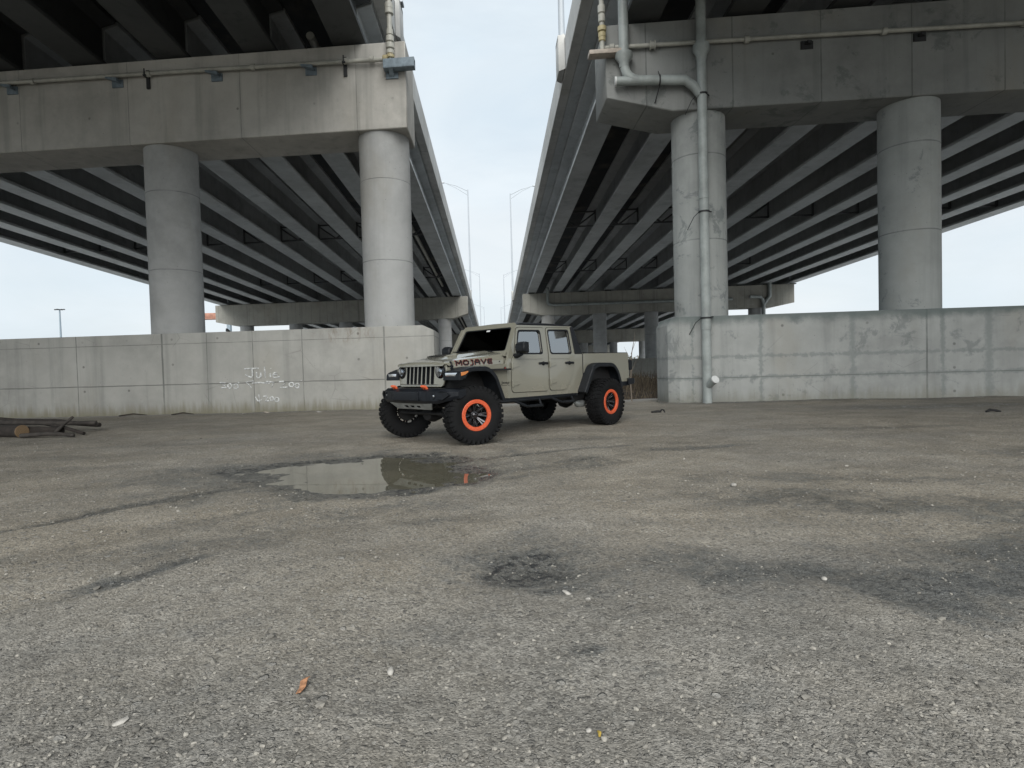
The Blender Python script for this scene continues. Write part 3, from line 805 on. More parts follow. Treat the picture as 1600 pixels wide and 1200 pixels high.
for X in (-10.4, -4.2):
    mb = MB(); z = 10.42 - .007 * (X + 4)
    mb.box(X - .05, X + .05, fy(X, .24), fy(X, 0), z - .09, z - .05); mb.box(X - .05, X + .05, fy(X, .06), fy(X, -.01), z - .4, z + .16); mb.tube([pp(X, z + .12, .24), pp(X, z - .09, .24)], .02, 8)
    kid(mb, 'clamp', M['steel_dark'], smooth=False)
# steel channel under the riser
root = empty('steel_bracket', pp(-2.55, 10.15, .1)); tag(root, 'blue grey steel channel bracket under the conduit at the left cap end', 'bracket')
mb = MB()
for z0, z1, d0, d1 in ((10.04, 10.07, .34, .06), (10.27, 10.30, .34, .06), (10.07, 10.27, .10, .06)):
    mb.loft([[pp(X, z0, d0), pp(X, z0, d1), pp(X, z1, d1), pp(X, z1, d0)] for X in (-3.0, -2.08)])
mb.loft([[pp(X, 10.06, .345), pp(X, 10.06, .33), pp(X, 10.28, .33), pp(X, 10.28, .345)] for X in (-3.0, -2.08)])
kid(mb, 'channel', M['bluesteel'], smooth=False)
mb = MB(); mb.loft([[pp(-2.97, 9.86, .05), pp(-2.6, 9.86, .05), pp(-2.6, 9.86, -.01), pp(-2.97, 9.86, -.01)], [pp(-2.97, 10.035, .05), pp(-2.6, 10.035, .05), pp(-2.6, 10.035, -.01), pp(-2.97, 10.035, -.01)]])
mb.loft([[pp(-2.85, 9.9, .06), pp(-2.72, 9.9, .06), pp(-2.72, 9.9, .05), pp(-2.85, 9.9, .05)], [pp(-2.85, 10.035, .3), pp(-2.72, 10.035, .3), pp(-2.72, 10.035, .05), pp(-2.85, 10.035, .05)]])
kid(mb, 'base_plate', M['bluesteel'], smooth=False)
# right conduit
root = empty('conduit', pp(3.34, 10.3)); tag(root, 'pale conduit along the right pier cap rising beside the drain pipes', 'pipe')
mb = MB(); mb.tube([pp(3.36, 10.26, .12), pp(8, 10.21, .12), pp(14.6, 10.12, .12), pp(33, 9.9, .12)], .06, 12)
for X in (3.62, 4.75, 7.35, 11.0, 14.6): mb.lathe([(.06, -.08), (.10, -.06), (.10, .06), (.06, .08)], pp(X, 10.26 - .0125 * (X - 3.3), .12), (1, SK, 0), 14)
for dz in (-.05, .07): mb.lathe([(.06, -.02), (.13, -.015), (.13, .015), (.06, .02)], pp(4.75 + dz, 10.24, .12), (1, SK, 0), 14)
kid(mb, 'run', M['pvc_light'])
mb = MB(); mb.tube([pp(3.34, 10.1, .2), pp(3.34, 13.2, .2)], .07, 14)
for z0, r_ in ((11.05, .10), (11.3, .11), (11.75, .1)): mb.lathe([(r_ * .8, -.12), (r_, -.1), (r_, .1), (r_ * .8, .12)], pp(3.34, z0, .2), (0, 0, 1), 16)
kid(mb, 'riser', M['pvc_light'])
mb = MB()
for z0, r_ in ((10.75, .125), (10.58, .11), (10.48, .10)): mb.lathe([(r_ * .75, -.08), (r_, -.06), (r_, .06), (r_ * .75, .08)], pp(3.34, z0, .2), (0, 0, 1), 16)
kid(mb, 'coupling', M['pvc_yellow'])
for X in (9.02, 12.0):
    mb = MB(); mb.box(X - .17, X + .17, fy(X, .03), fy(X, -.02), 9.88, 10.1); mb.box(X - .06, X + .06, fy(X, .16), fy(X, .03), 9.98, 10.06)
    kid(mb, 'bracket', M['steel_dark'], smooth=False)
o = None
mb = MB(); mb.loft([[pp(X, 10.0, .36), pp(X, 10.0, .02), pp(X, 10.12, .02), pp(X, 10.12, .36)] for X in (2.95, 3.85)])
o = mb.build('steel_bracket', M['wood_beam'], bevel=.01); tag(o, 'tan steel beam bracket jutting past the right cap end', 'bracket')
# drain pipes on the right pier
root = empty('drain_pipe', pp(6.06, 0, .24)); tag(root, 'thick grey drain pipe with a side branch running down the right pier to the ground', 'drain pipe')
mb = MB(); mb.tube([pp(6.06, -.1, .24), pp(6.06, 10.0, .24)], .13, 20); mb.tube([pp(6.06, 10.0, .24), pp(6.06, 13.4, .24)], .138, 20)
for z0 in (2.2, 5.9): mb.lathe([(.13, -.11), (.142, -.1), (.142, .1), (.13, .11)], pp(6.06, z0, .24), (0, 0, 1), 20)
kid(mb, 'downpipe', M['pvc'])
mb = MB(); mb.lathe([(.13, -.35), (.15, -.3), (.15, -.22), (.225, -.1), (.225, .07), (.14, .1)], pp(6.06, 10.02, .24), (0, 0, 1), 24)
kid(mb, 'bell', M['pvc'])
mb = MB()
mb.tube([pp(3.93, 13.4, .24), pp(3.93, 9.9, .24)], .142, 20)
mb.tube(arc(pp(3.93, 9.75, .24), pp(3.93, 9.22, .24), pp(4.45, 9.22, .24)) + [Vector(pp(5.6, 9.15, .24)), Vector(pp(5.85, 8.95, .24)), Vector(pp(6.02, 8.72, .24))], .132, 18)
mb.tube([pp(3.7, 9.24, .24), pp(4.3, 9.22, .24)], .122, 18)
kid(mb, 'branch', M['pvc'])
mb = MB(); mb.lathe([(.13, -.35), (.148, -.3), (.145, -.2), (.245, -.06), (.245, .05), (.142, .09)], pp(3.93, 9.95, .24), (0, 0, 1), 24)
kid(mb, 'bell', M['pvc'])
mb = MB(); mb.lathe([(.13, 0), (.13, -.05), (.0, -.06)], pp(3.71, 9.24, .24), (1, SK, 0), 18)
kid(mb, 'end_cap', M['white_cap'])
for z0 in (8.72, 5.44, 2.44):
    mb = MB(); mb.lathe([(.131, -.025), (.155, -.02), (.155, .02), (.131, .025)], pp(6.06, z0, .24), (0, 0, 1), 20)
    mb.tube([pp(5.92, z0, .24), pp(5.80, z0 - .12, .16), pp(5.66, z0 - .45, .02)], .011, 6); mb.tube([pp(6.20, z0, .24), pp(6.32, z0 + .04, .05)], .02, 6)
    kid(mb, 'clamp', M['steel_dark'])
mb = MB(); mb.lathe([(.133, -.02), (.152, -.015), (.152, .015), (.133, .02)], pp(4.9, 9.19, .24), (1, SK, 0), 18); mb.tube([pp(4.9, 9.36, .24), pp(4.93, 9.55, .02)], .010, 6); mb.tube([pp(4.9, 9.03, .24), pp(4.82, 8.65, .02)], .016, 6)
kid(mb, 'clamp', M['steel_dark'])
mb = MB(); a0 = Vector(pp(6.06, .48, .24)); d0 = Vector((.18, -.75, .42)).normalized(); mb.tube([a0, a0 + d0 * .40], .10, 18)
kid(mb, 'cleanout', M['pvc'])
mb = MB(); mb.lathe([(.108, 0), (.116, .02), (.116, .06), (.05, .065), (.0, .066)], a0 + d0 * .40, d0, 18)
kid(mb, 'cleanout_cap', M['white_cap'])
# drain on the second right pier
def dp2(X0, x1, zz, label, rise=True):
    Y = lambda X: 68 - .1147 * X - .25
    mb = MB()
    mb.tube([(X0, Y(X0), 10.2), (X0, Y(X0), zz + .6)] + arc((X0, Y(X0), zz + .5), (X0, Y(X0), zz), (X0 + (.6 if x1 > X0 else -.6), Y(X0), zz)) + [Vector((x1, Y(x1), zz - .05))], .16, 12)
    return tag(mb.build('drain_pipe', M['pvc'], ), label, 'drain pipe')
dp2(6.3, 26.6, 8.2, 'drain pipe bent along the second right pier cap')
Y_ = 68 - .1147 * 29.9 - .25
mb = MB(); mb.tube([(30.6, Y_, 9.9), (30.6, Y_, 8.3), (29.9, Y_, 7.4), (29.9, Y_, 1.2)], .2, 12); mb.tube([(28.4, Y_, 8.3), (29.6, Y_, 8.25), (29.85, Y_, 7.9), (29.9, Y_, 7.0)], .16, 12)
tag(mb.build('drain_pipe', M['pvc']), 'drain pipe down the outermost column of the second right pier', 'drain pipe')
# utility pipe under the left deck near the gap
mb = MB(); mb.tube([(-5.5, Y, SOF(Y) + .75) for Y in (19, 40, 66)], .13, 12)
tag(mb.build('utility_pipe', M['pvc_light']), 'pale utility pipe hung between the first two girders under the left viaduct', 'pipe')
mb = MB(); mb.tube([(-5.4, Y, SOF(Y) + .75) for Y in (70, 90, 117)], .13, 12)
tag(mb.build('utility_pipe', M['pvc_light']), 'pale utility pipe under the left viaduct beyond its second pier', 'pipe')

# ------------------------------------------------------------------ distance
mb = MB(); mb.tube([(0, 0, 0), (0, 0, 19.2)], [.32, .16], 10)
root = empty('high_mast_light', (-109.8, 153.3, 0)); tag(root, 'tall thin mast light far away above the left wall', 'mast light')
mb.build('pole', M['bluesteel'], root)
mb = MB(); mb.tube([(-1.1, 0, 19.1), (1.1, 0, 19.1)], .12, 8); mb.tube([(0, -1, 19.1), (0, 1, 19.1)], .12, 8)
for q in (-1.1, -.45, .45, 1.1): mb.lathe([(.1, .15), (.28, -.02), (.26, -.12)], (q, 0, 19.1), (0, 0, 1), 10)
mb.build('lamp_head', M['steel_dark'], root)
root = empty('gantry', (-60, 120, 0)); tag(root, 'rust red steel beam gantry far behind the left viaduct columns', 'gantry')
mb = MB(); mb.box(-6.5, 8.5, -.5, .5, 12.75, 13.75); mb.box(-6.5, 8.5, -.9, .9, 12.5, 12.75); mb.build('beam', M['rust_red'], root, bevel=.05)
for x0 in (-5.2, 6.8):
    mb = MB(); mb.box(x0, x0 + .7, -.35, .35, -.5, 12.5); mb.build('post', M['bluesteel'], root)
# small dark floodlight by the far left column
root = empty('floodlight', (-30.9, 70.6, 6.2)); tag(root, 'small dark floodlight sticking out beside the far left column', 'floodlight')
mb = MB(); mb.tube([(1.0, 0, -.25), (.3, 0, -.1), (-.1, 0, .12)], .06, 8); mb.build('arm', M['steel_dark'], root)
mb = MB(); mb.loft([[(-.1, -.2, -.02), (-.1, .2, -.02), (-.1, .2, .2), (-.1, -.2, .2)], [(-.55, -.25, .2), (-.55, .25, .2), (-.5, .25, .55), (-.5, -.25, .55)]]); mb.build('lamp_head', M['steel_dark'], root, bevel=.03)
# far-off trees at the horizon
t = NT('far_tree_leaves'); t.l(t.mix(t.ramp(t.noise(.4, 5, .6, t.pos()), .35, .65), (.05, .055, .04), (.11, .10, .075)), t.b.inputs['Base Color']); t.b.inputs['Roughness'].default_value = .9
mb = MB(); r2 = random.Random(3)
for i in range(900):
    x = r2.uniform(-250, 420); y = 420 + r2.uniform(-25, 25); hgt = 4 + 5 * abs(noise.noise(Vector((x * .03, 1, 0)))) + 3 * r2.random()
    for k in range(9):
        cx, cy, cz = x + r2.gauss(0, 1.6), y + r2.gauss(0, 1.5), hgt * (.2 + .8 * r2.random())
        s = r2.uniform(.5, 1.2); a = Vector((r2.gauss(0, 1), r2.gauss(0, 1), r2.gauss(0, 1))).normalized() * s; b2 = a.orthogonal().normalized() * s
        mb.add([(cx + a.x, cy + a.y, cz + a.z), (cx + b2.x, cy + b2.y, cz + b2.z), (cx - a.x, cy - a.y, cz - a.z), (cx - b2.x, cy - b2.y, cz - b2.z)], [(0, 1, 2, 3)])
tag(mb.build('far_woods', t.m, smooth=False, merge=False), 'pale far-off line of bare trees at the horizon', 'trees', kind='stuff')

# ------------------------------------------------------------------ dry weeds between the walls
t = NT('dry_weeds'); ri = t.n('ShaderNodeNewGeometry').outputs['Random Per Island']
t.l(t.mix(ri, (.045, .037, .028), (.155, .128, .09)), t.b.inputs['Base Color']); t.b.inputs['Roughness'].default_value = .9
mb = MB(); r2 = random.Random(11)
for i in range(9000):
    y = 19.6 + 20 * r2.random() ** 1.4; x = r2.uniform(-1.2, 9)
    if 4.7 < x and pier_y(x) - .1 < y < pier_y(x) + 1.8: continue
    h = r2.uniform(.25, .75) * (1 + .6 * noise.noise(Vector((x, y, 0)))) * smooth(18.8, 21.5, y)
    a = r2.uniform(0, 6.28); l = r2.uniform(.1, .5) * h; wd = r2.uniform(.006, .014)
    dx, dy = math.cos(a) * l, math.sin(a) * l
    mb.add([(x - wd, y, -.02), (x + wd, y, -.02), (x + dx * .5 + wd, y + dy * .5, h * .6), (x + dx, y + dy, h), (x + dx * .5 - wd, y + dy * .5, h * .6)], [(0, 1, 2, 3, 4)])
tag(mb.build('dry_weeds', t.m, smooth=False, merge=False), 'tangle of brown dry weeds between the pickup tail and the right wall', 'weeds', kind='stuff')
t2 = NT('weed_soil'); t2.l(t2.mix(t2.ramp(t2.noise(3, 7, .7, t2.pos()), .4, .65), (.035, .03, .026), (.12, .09, .06)), t2.b.inputs['Base Color']); t2.b.inputs['Roughness'].default_value = .95
mb = MB(); secs = []
for i in range(26):
    x = -1.6 + i * .44; row = []
    for j in range(30):
        y = 19.0 + j * .9; e = smooth(0, 4, i) * smooth(25, 21, i) * smooth(0, 3, j) * smooth(29, 26, j)
        row.append((x, y, -.05 + e * (.30 + .25 * noise.noise(Vector((x * .8, y * .6, 2))) + .1 * noise.noise(Vector((x * 2.5, y * 2.5, 5))))))
    secs.append(row)
tag(mb.loft(secs, False, False).build('soil_mound', t2.m), 'low mound of dark soil under the dry weeds', 'ground', kind='structure')
M['twig'] = simple('bare_twig', (.20, .17, .14), .9)
root = empty('sapling', (4.35, 18.6, 0)); tag(root, 'thin bare sapling stem rising beside the right wall end', 'sapling')
mb = MB(); mb.tube([(0, 0, 0), (-.02, .02, .5), (.0, 0, 1.0), (.03, 0, 1.55), (.12, .03, 1.95), (.16, .04, 2.2)], [.022, .02, .017, .013, .008, .003], 6); mb.build('stem', M['twig'], root)
for z0, dx, dz in ((.7, -.35, .5), (.95, .3, .55), (1.3, -.2, .45), (1.5, .22, .5)):
    mb = MB(); mb.tube([(.0, 0, z0), (dx * .5, .05, z0 + dz * .5), (dx, .08, z0 + dz)], [.009, .006, .002], 5); mb.build('twig', M['twig'], root)

# ------------------------------------------------------------------ logs and branches at the left
M['bark'] = simple('dark_wet_bark', (.028, .023, .020), .9, vary=.5, scale=9, bump=.6)
M['bark2'] = simple('grey_bark', (.045, .040, .036), .9, vary=.4, scale=7, bump=.5)
t = NT('cut_wood'); wv = t.n('ShaderNodeTexWave', wave_type='RINGS'); wv.inputs['Scale'].default_value = 12; wv.inputs['Distortion'].default_value = 3
t.l(t.objc(), wv.inputs['Vector']); t.l(t.mix(wv.outputs['Fac'], (.19, .13, .075), (.26, .18, .105)), t.b.inputs['Base Color']); M['cut'] = t.m
def log(path, rad, label, mat, cut=False, group=None, name='log'):
    path = [(a * .955, b_ * .945, c_ * .66) for a, b_, c_ in path]; rad *= .85
    o0 = Vector(path[0]); root = empty(name, o0); tag(root, label, 'log' if name == 'log' else 'branch', group)
    pts = []
    P = [Vector(q) - o0 for q in path]
    for i in range(len(P) - 1):
        for k in range(5): pts.append(P[i].lerp(P[i + 1], k / 5))
    pts.append(P[-1])
    n = len(pts); rs = [rad * (1 - .35 * i / n) * (1 + .12 * noise.noise(Vector((i * .7, rad * 40, 3)))) for i in range(n)]
    mb = MB(); mb.tube(pts, rs, 10); mb.build('bark', mat, root)
    if cut:
        d = (P[1] - P[0]).normalized()
        mb = MB(); mb.lathe([(rad * .96, 0), (rad * .93, -.012), (.0, -.014)], (0, 0, 0), d, 14); mb.build('cut_end', M['cut'], root)
    return root
log([(-10.45, 13.42, .17), (-11.6, 13.9, .16), (-13.4, 14.5, .18)], .17, 'thick dark log with a pale sawn end at the front of the wood pile', M['bark'], True)
log([(-14.2, 13.6, .15), (-12.4, 13.35, .17), (-11.0, 13.75, .16), (-9.7, 13.55, .14)], .16, 'long black log lying behind the sawn end of the pile', M['bark'])
log([(-13.9, 14.6, .42), (-12.3, 14.2, .44), (-10.8, 13.9, .40), (-9.9, 13.8, .36), (-9.15, 13.9, .33)], .075, 'long grey branch lying across the top of the wood pile', M['bark2'], name='branch')
log([(-12.9, 14.7, .55), (-11.6, 14.3, .50), (-10.6, 14.1, .38), (-9.7, 13.6, .26), (-9.1, 13.4, .05)], .06, 'dark bent branch drooping over the right end of the pile', M['bark'], name='branch')
log([(-10.3, 13.2, .06), (-9.6, 13.05, .12), (-9.3, 13.0, .10), (-9.0, 12.95, .05)], .055, 'short grey branch on the ground at the pile front', M['bark2'], name='branch')
log([(-9.75, 13.4, .05), (-9.6, 13.5, .35), (-9.45, 13.6, .58)], .045, 'short stub branch standing up out of the pile', M['bark2'], name='branch')
log([(-13.6, 15.2, .30), (-12.0, 14.9, .36), (-10.6, 14.6, .34), (-9.4, 14.4, .2)], .09, 'half hidden dark branch at the back of the pile', M['bark'], name='branch')
for i, (x, l, dx) in enumerate([(-11.6, 'thin twig at the wall foot nearest the wood pile', .9), (-9.9, 'thin twig at the wall foot below the joint', .7)]):
    mb = MB(); mb.tube([(0, 0, .02), (dx * .5, .04, .07), (dx, .02, .03)], [.02, .022, .008], 6)
    o = mb.build('twig', M['bark']); o.location = (x, pier_y(x) - .4, 0); o.rotation_euler.z = SK; tag(o, l, 'twig')

# ------------------------------------------------------------------ the pickup (x forward from the rear axle, y to its left, z up)
car = empty('pickup_truck', tuple(JO), JA)
tag(car, 'tan four door pickup truck with black flares, orange ringed off road tyres and lettered hood', 'pickup truck')
def C(mb, name, mat, parent=None, **k):
    o = mb.build(name, mat, parent or car, **k)
    if k.get('bevel') and k.get('smooth', True):
        wn_ = o.modifiers.new('normals', 'WEIGHTED_NORMAL'); wn_.keep_sharp = True
    return o
def flatfn(s): return lambda u, v, w_: (u, s * (.792 + w_), v)
def sy(z): return .792 if z < 1.385 else .792 - (z - 1.385) * .13
def sidefn(s, base=0.0): return lambda u, v, w_: (u, s * (sy(v) + base + w_), v)

FW = rounded([(2.385, 1.42), (2.275, 1.80), (1.745, 1.812), (1.735, 1.42)], .06)
RW = rounded([(1.495, 1.42), (1.515, 1.825), (.955, 1.84), (.925, 1.42)], .06)
FD = rounded([(2.515, .755), (2.515, 1.30), (2.425, 1.415), (2.325, 1.862), (1.605, 1.878), (1.59, .742)], .07, 6)
RD = rounded([(1.545, .75), (1.56, 1.878), (.885, 1.893), (.83, 1.35), (.90, 1.02), (1.09, .742)], .07, 6)
def grow(P, k):
    cx = sum(p[0] for p in P) / len(P); cy = sum(p[1] for p in P) / len(P)
    return [(cx + (x - cx) * (1 + k / max(.2, abs(x - cx))) if abs(x - cx) > .02 else x, cy + (y - cy) * (1 + k / max(.1, abs(y - cy)))) for x, y in P]
SIDE = [(2.62, .665), (2.62, 1.22), (2.55, 1.43), (2.30, 1.905), (.80, 1.925), (.585, 1.40), (.565, 1.40), (.565, .99), (.70, .70), (.73, .665)]
for s in (1, -1):
    body = None
body_mb = MB()
for s in (1, -1):
    body_mb.plate(SIDE, [grow(FW, .012), grow(RW, .012)], flatfn(s), -.055, -.004)
# floor pan, cowl and back panel of the cab
body_mb.box(.60, 2.60, -.735, .735, .68, .74)
body_mb.loft([[(2.46, -.70, 1.36), (2.66, -.68, 1.33), (2.66, -.68, .80), (2.52, -.70, .80)], [(2.46, -.70, 1.455), (2.47, -.70, 1.46), (2.47, -.70, 1.455), (2.46, -.70, 1.45)]][:1] + [[(2.46, .70, 1.36), (2.66, .68, 1.33), (2.66, .68, .80), (2.52, .70, .80)]])
body_mb.loft([[(2.44, y, 1.43 ), (2.58, y, 1.445 - .02 * abs(y)), (2.64, y, 1.38), (2.50, y, 1.36)] for y in (-.715, 0, .715)])
body_mb.box(.575, .62, -.735, .735, .74, 1.40)
body = C(body_mb, 'body', M['paint'], bevel=.006, segs=1, lean=True)
# seams show as dark backing behind the doors
mb = MB()
for s in (1, -1):
    for P in (FD, RD):
        q = grow(P, .007); mb.plate(q, [grow(FW if P is FD else RW, .014)], flatfn(s), -.0035, -.0015)
C(mb, 'seam', M['dark'], body, smooth=False, lean=True)

LAB = {1: None, -1: None}
def hinge(x, z, s, door):
    mb = MB()
    f = sidefn(s)
    mb.prism(rounded([(x - .12, z + .03), (x + .055, z + .045), (x + .055, z - .045), (x - .12, z - .012)], .012, 2), f, .012, .026)
    mb.lathe([(.014, -.055), (.014, .055)], (x + .055, s * (sy(z) + .026), z), (0, 0, 1), 10)
    C(mb, 'hinge', M['paint'], door, bevel=.003, segs=1)
def handle(x, z, s, door):
    f = sidefn(s); mb = MB()
    mb.tube([f(x + .12, z, .012), f(x + .085, z + .004, .034), f(x, z + .006, .046), f(x - .085, z + .004, .034), f(x - .12, z, .012)], [.018, .021, .019, .021, .018], 10)
    mb.lathe([(.036, .0), (.036, .020), (.02, .024), (0, .024)], f(x, z, .0), (0, s, 0), 16)
    C(mb, 'handle', M['plastic'], door)
for s in (1, -1):
    f = sidefn(s)
    for P, W_, hx, hs in ((FD, FW, 1.715, ((2.46, 1.205), (2.46, .90))), (RD, RW, .985, ((1.485, 1.215), (1.485, .90)))):
        mb = MB(); mb.plate(P, [W_], flatfn(s), -.03, .012)
        d = C(mb, 'door', M['paint'], bevel=.006, segs=2, lean=True)
        # pressed belt line and lower crease
        x0 = max(p[0] for p in P) - .03; x1 = min(p[0] for p in P) + .12
        mb = MB(); q = grow(W_, .022)
        mb.plate(q, [grow(W_, -.004)], f, .004, .017)
        C(mb, 'window_seal', M['plastic'], d, bevel=.003, segs=1)
        mb = MB(); mb.plate(grow(W_, .008), [], f, -.012, -.007); C(mb, 'window', M['glass_side'], d, smooth=False)
        for hx_, hz in hs: hinge(hx_, hz, s, d)
        handle(hx, 1.235, s, d)
        mb = MB(); mb.tube([f(x0 - .02 - (x0 - x1 - .04) * i / 6, 1.318 + .0, .010) for i in range(7)], .012, 6, .5)
        C(mb, 'belt_crease', M['paint'], d)

# black hardtop: rear quarter, back panel and roof
mb = MB()
for s in (1, -1):
    mb.prism([(.855, 1.905), (.80, 1.40), (.575, 1.405), (.60, 1.45), (.765, 1.93)], sidefn(s), -.06, .010)
mb.plate([(-.735, 0), (.735, 0), (.665, 1), (-.665, 1)], [rounded([(-.48, .16), (.48, .16), (.44, .82), (-.44, .82)], .08)], lambda u, v, w_: (.60 + .165 * v + w_, u, 1.405 + .52 * v), 0, .04)
top = C(mb, 'hardtop', M['hardtop'], bevel=.01, segs=2)
mb = MB(); mb.plate([(-.49, .15), (.49, .15), (.45, .83), (-.45, .83)], [], lambda u, v, w_: (.62 + .165 * v + w_, u, 1.405 + .52 * v), 0, .004)
C(mb, 'rear_window', M['glass'], top, smooth=False)
mb = MB(); secs = []
for x, dz, hw in ((2.235, -.012, .69), (2.15, .0, .698), (1.6, .012, .70), (1.0, .010, .698), (.80, .0, .69), (.755, -.02, .675)):
    secs.append([(x, -hw, 1.872), (x, -hw - .012, 1.905), (x, -hw + .02, 1.945 + dz), (x, -hw + .14, 1.962 + dz), (x, 0, 1.972 + dz), (x, hw - .14, 1.962 + dz), (x, hw - .02, 1.945 + dz), (x, hw + .012, 1.905), (x, hw, 1.872)])
mb.loft(secs); C(mb, 'roof', M['hardtop'], bevel=.006, segs=1)

# windshield frame and glass
def wsf(u, v, w_): return (2.535 - .275 * v + w_ * .88, u, 1.435 + .50 * v + w_ * .48)
OUT = rounded([(-.725, -.02), (-.685, .93), (-.655, 1.04), (.655, 1.04), (.685, .93), (.725, -.02)], .05)
HOL = rounded([(-.655, .06), (-.605, .885), (.605, .885), (.655, .06)], .07)
mb = MB(); mb.plate(OUT, [HOL], wsf, -.05, .0); wsfm = C(mb, 'windshield_frame', M['paint'], bevel=.012, segs=2)
mb = MB(); mb.plate(grow(HOL, .006), [grow(HOL, -.028)], wsf, -.014, -.009); C(mb, 'windshield_border', M['plastic'], wsfm, smooth=False)
mb = MB(); mb.plate(grow(HOL, .01), [], wsf, -.022, -.017); C(mb, 'windshield', M['glass'], wsfm, smooth=False)
for y0, y1 in ((.42, -.10), (-.12, -.56)):
    mb = MB(); a = Vector(wsf(y0, -.02, .03)); b_ = Vector(wsf(y1, .09, .012)); c_ = Vector(wsf(y0 - .1, .05, .02))
    mb.tube([a, c_, b_], [.012, .009, .006], 6); mb.tube([Vector(wsf(y1 + .27, .07, .006)), Vector(wsf(y1 - .2, .115, .006))], .008, 6)
    C(mb, 'wiper', M['plastic'], wsfm)
# inner mirror and sticker
mb = MB(); mb.box(2.22, 2.26, -.12, .12, 1.765, 1.825); mb.tube([(2.24, 0, 1.82), (2.28, 0, 1.87)], .012, 6); C(mb, 'inside_mirror', M['dark'], wsfm, bevel=.008)
mb = MB(); mb.plate(rounded([(-.03, .80), (-.03, .86), (.06, .86), (.06, .80)], .01), [], wsf, -.0165, -.0155); C(mb, 'windshield_sticker', M['white_cap'], wsfm, smooth=False)

# hood
def hw(x): return .640 + (x - 3.74) * (-.055)
def hz_top(x): return 1.318 + (3.78 - x) * .110 if x < 3.74 else 1.322
def hz_bot(x): return 1.205 + (3.74 - x) * .036
mb = MB(); secs = []
for x, drop, inn in ((2.60, 0, 0), (2.9, 0, 0), (3.2, 0, 0), (3.5, .0, 0), (3.70, .004, .0), (3.78, .016, .006), (3.82, .036, .02), (3.835, .062, .04)):
    h0, zt, zb = hw(min(x, 3.74)) - inn, hz_top(x) - drop, hz_bot(min(x, 3.74))
    zb += .05 * smooth(3.70, 3.79, x)
    if x > 3.79: zb = zt - .03
    zb = min(zb, zt - .02)
    half = [(h0 + .004, zb), (h0, zb + (zt - zb) * .30), (h0 - .008, zb + (zt - zb) * .58), (h0 - .035, zb + (zt - zb) * .80), (h0 - .10, zt - .016), (h0 - .20, zt - .005)]
    bul = .028 if x < 3.68 else .0
    mid = [(.335, zt + .002), (.285, zt + bul), (.12, zt + bul + .006)]
    L = half + mid
    secs.append([(x, y, z) for y, z in L] + [(x, -y, z) for y, z in reversed(L)])
mb.loft(secs); hood = C(mb, 'hood', M['paint'], ang=28)
# hood scoop vent in the middle
mb = MB(); zt = hz_top(3.36) + .034
mb.loft([[(3.52, -.23, zt - .030), (3.52, .23, zt - .030), (3.52, .23, zt - .024), (3.52, -.23, zt - .024)], [(3.44, -.26, zt - .01), (3.44, .26, zt - .01), (3.44, .26, zt + .012), (3.44, -.26, zt + .012)], [(3.28, -.28, zt + .0), (3.28, .28, zt + .0), (3.28, .28, zt + .030), (3.28, -.28, zt + .030)], [(3.20, -.24, zt + .0), (3.20, .24, zt + .0), (3.20, .24, zt + .018), (3.20, -.24, zt + .018)]])
sc_o = C(mb, 'hood_scoop', M['paint'], hood, bevel=.006)
mb = MB()
for i in range(9): 
    y = -.20 + .05 * i; mb.box(3.285, 3.50, y - .016, y + .016, zt + .0, zt + .004 + .0, Matrix.Translation((0, 0, .0)))
mb2 = MB()
for i in range(5):
    x = 3.31 + i * .042; z = zt + .030 - (x - 3.28) * .16
    mb2.box(x, x + .022, -.22, .22, z - .012, z + .004)
C(mb2, 'hood_vent', M['dark'], hood, smooth=False)
# hood latches, washer nozzles, side bolts
for s in (1, -1):
    mb = MB(); x = 3.70; h0 = hw(x)
    mb.box(x - .03, x + .03, *sorted((s * (h0 - .01), s * (h0 + .028))), 1.17, 1.235); mb.tube([(x, s * (h0 + .022), 1.235), (x, s * (h0 + .012), 1.275), (x, s * (h0 - .02), 1.29)], .016, 8)
    C(mb, 'hood_latch', M['plastic'], hood, bevel=.006)
    mb = MB()
    for bx, bz in ((2.70, 1.30), (2.80 - .30, 1.335)):
        pass
    mb.lathe([(.011, 0), (.011, .006), (0, .007)], (2.70, s * (hw(2.70) + .000), 1.285), (0, s, 0), 10)
    C(mb, 'hood_bolt', M['dark'], hood)

# front aprons between hood and flares
mb = MB()
AP = [(2.60, .665), (2.80, .665), (2.86, .80), (2.985, 1.06), (3.10, 1.165), (3.20, 1.18), (3.55, 1.185), (3.80, 1.15), (3.80, 1.205), (2.60, 1.244)]
for s in (1, -1):
    def apf(u, v, w_, s=s):
        k = min(1, max(0, (u - 2.60) / .9)); return (u, s * (.788 - .128 * (k ** .9) + w_), v)
    # subdivide along x so the panel curves inwards
    mb.prism(AP, apf, -.03, -.002)
ap = C(mb, 'front_fender', M['paint'], bevel=.004, segs=1)
mb = MB()
for s in (1, -1):
    mb.box(2.62, 3.72, *sorted((s * .50, s * .60)), .72, 1.19); mb.box(2.60, 2.66, *sorted((s * .40, s * .72)), .66, 1.2)
    mb.box(2.62, 3.70, *sorted((s * .50, s * .90)), 1.135, 1.165)
mb.box(2.70, 3.66, -.52, .52, .78, 1.15)
C(mb, 'inner_fender', M['dark'], smooth=False)

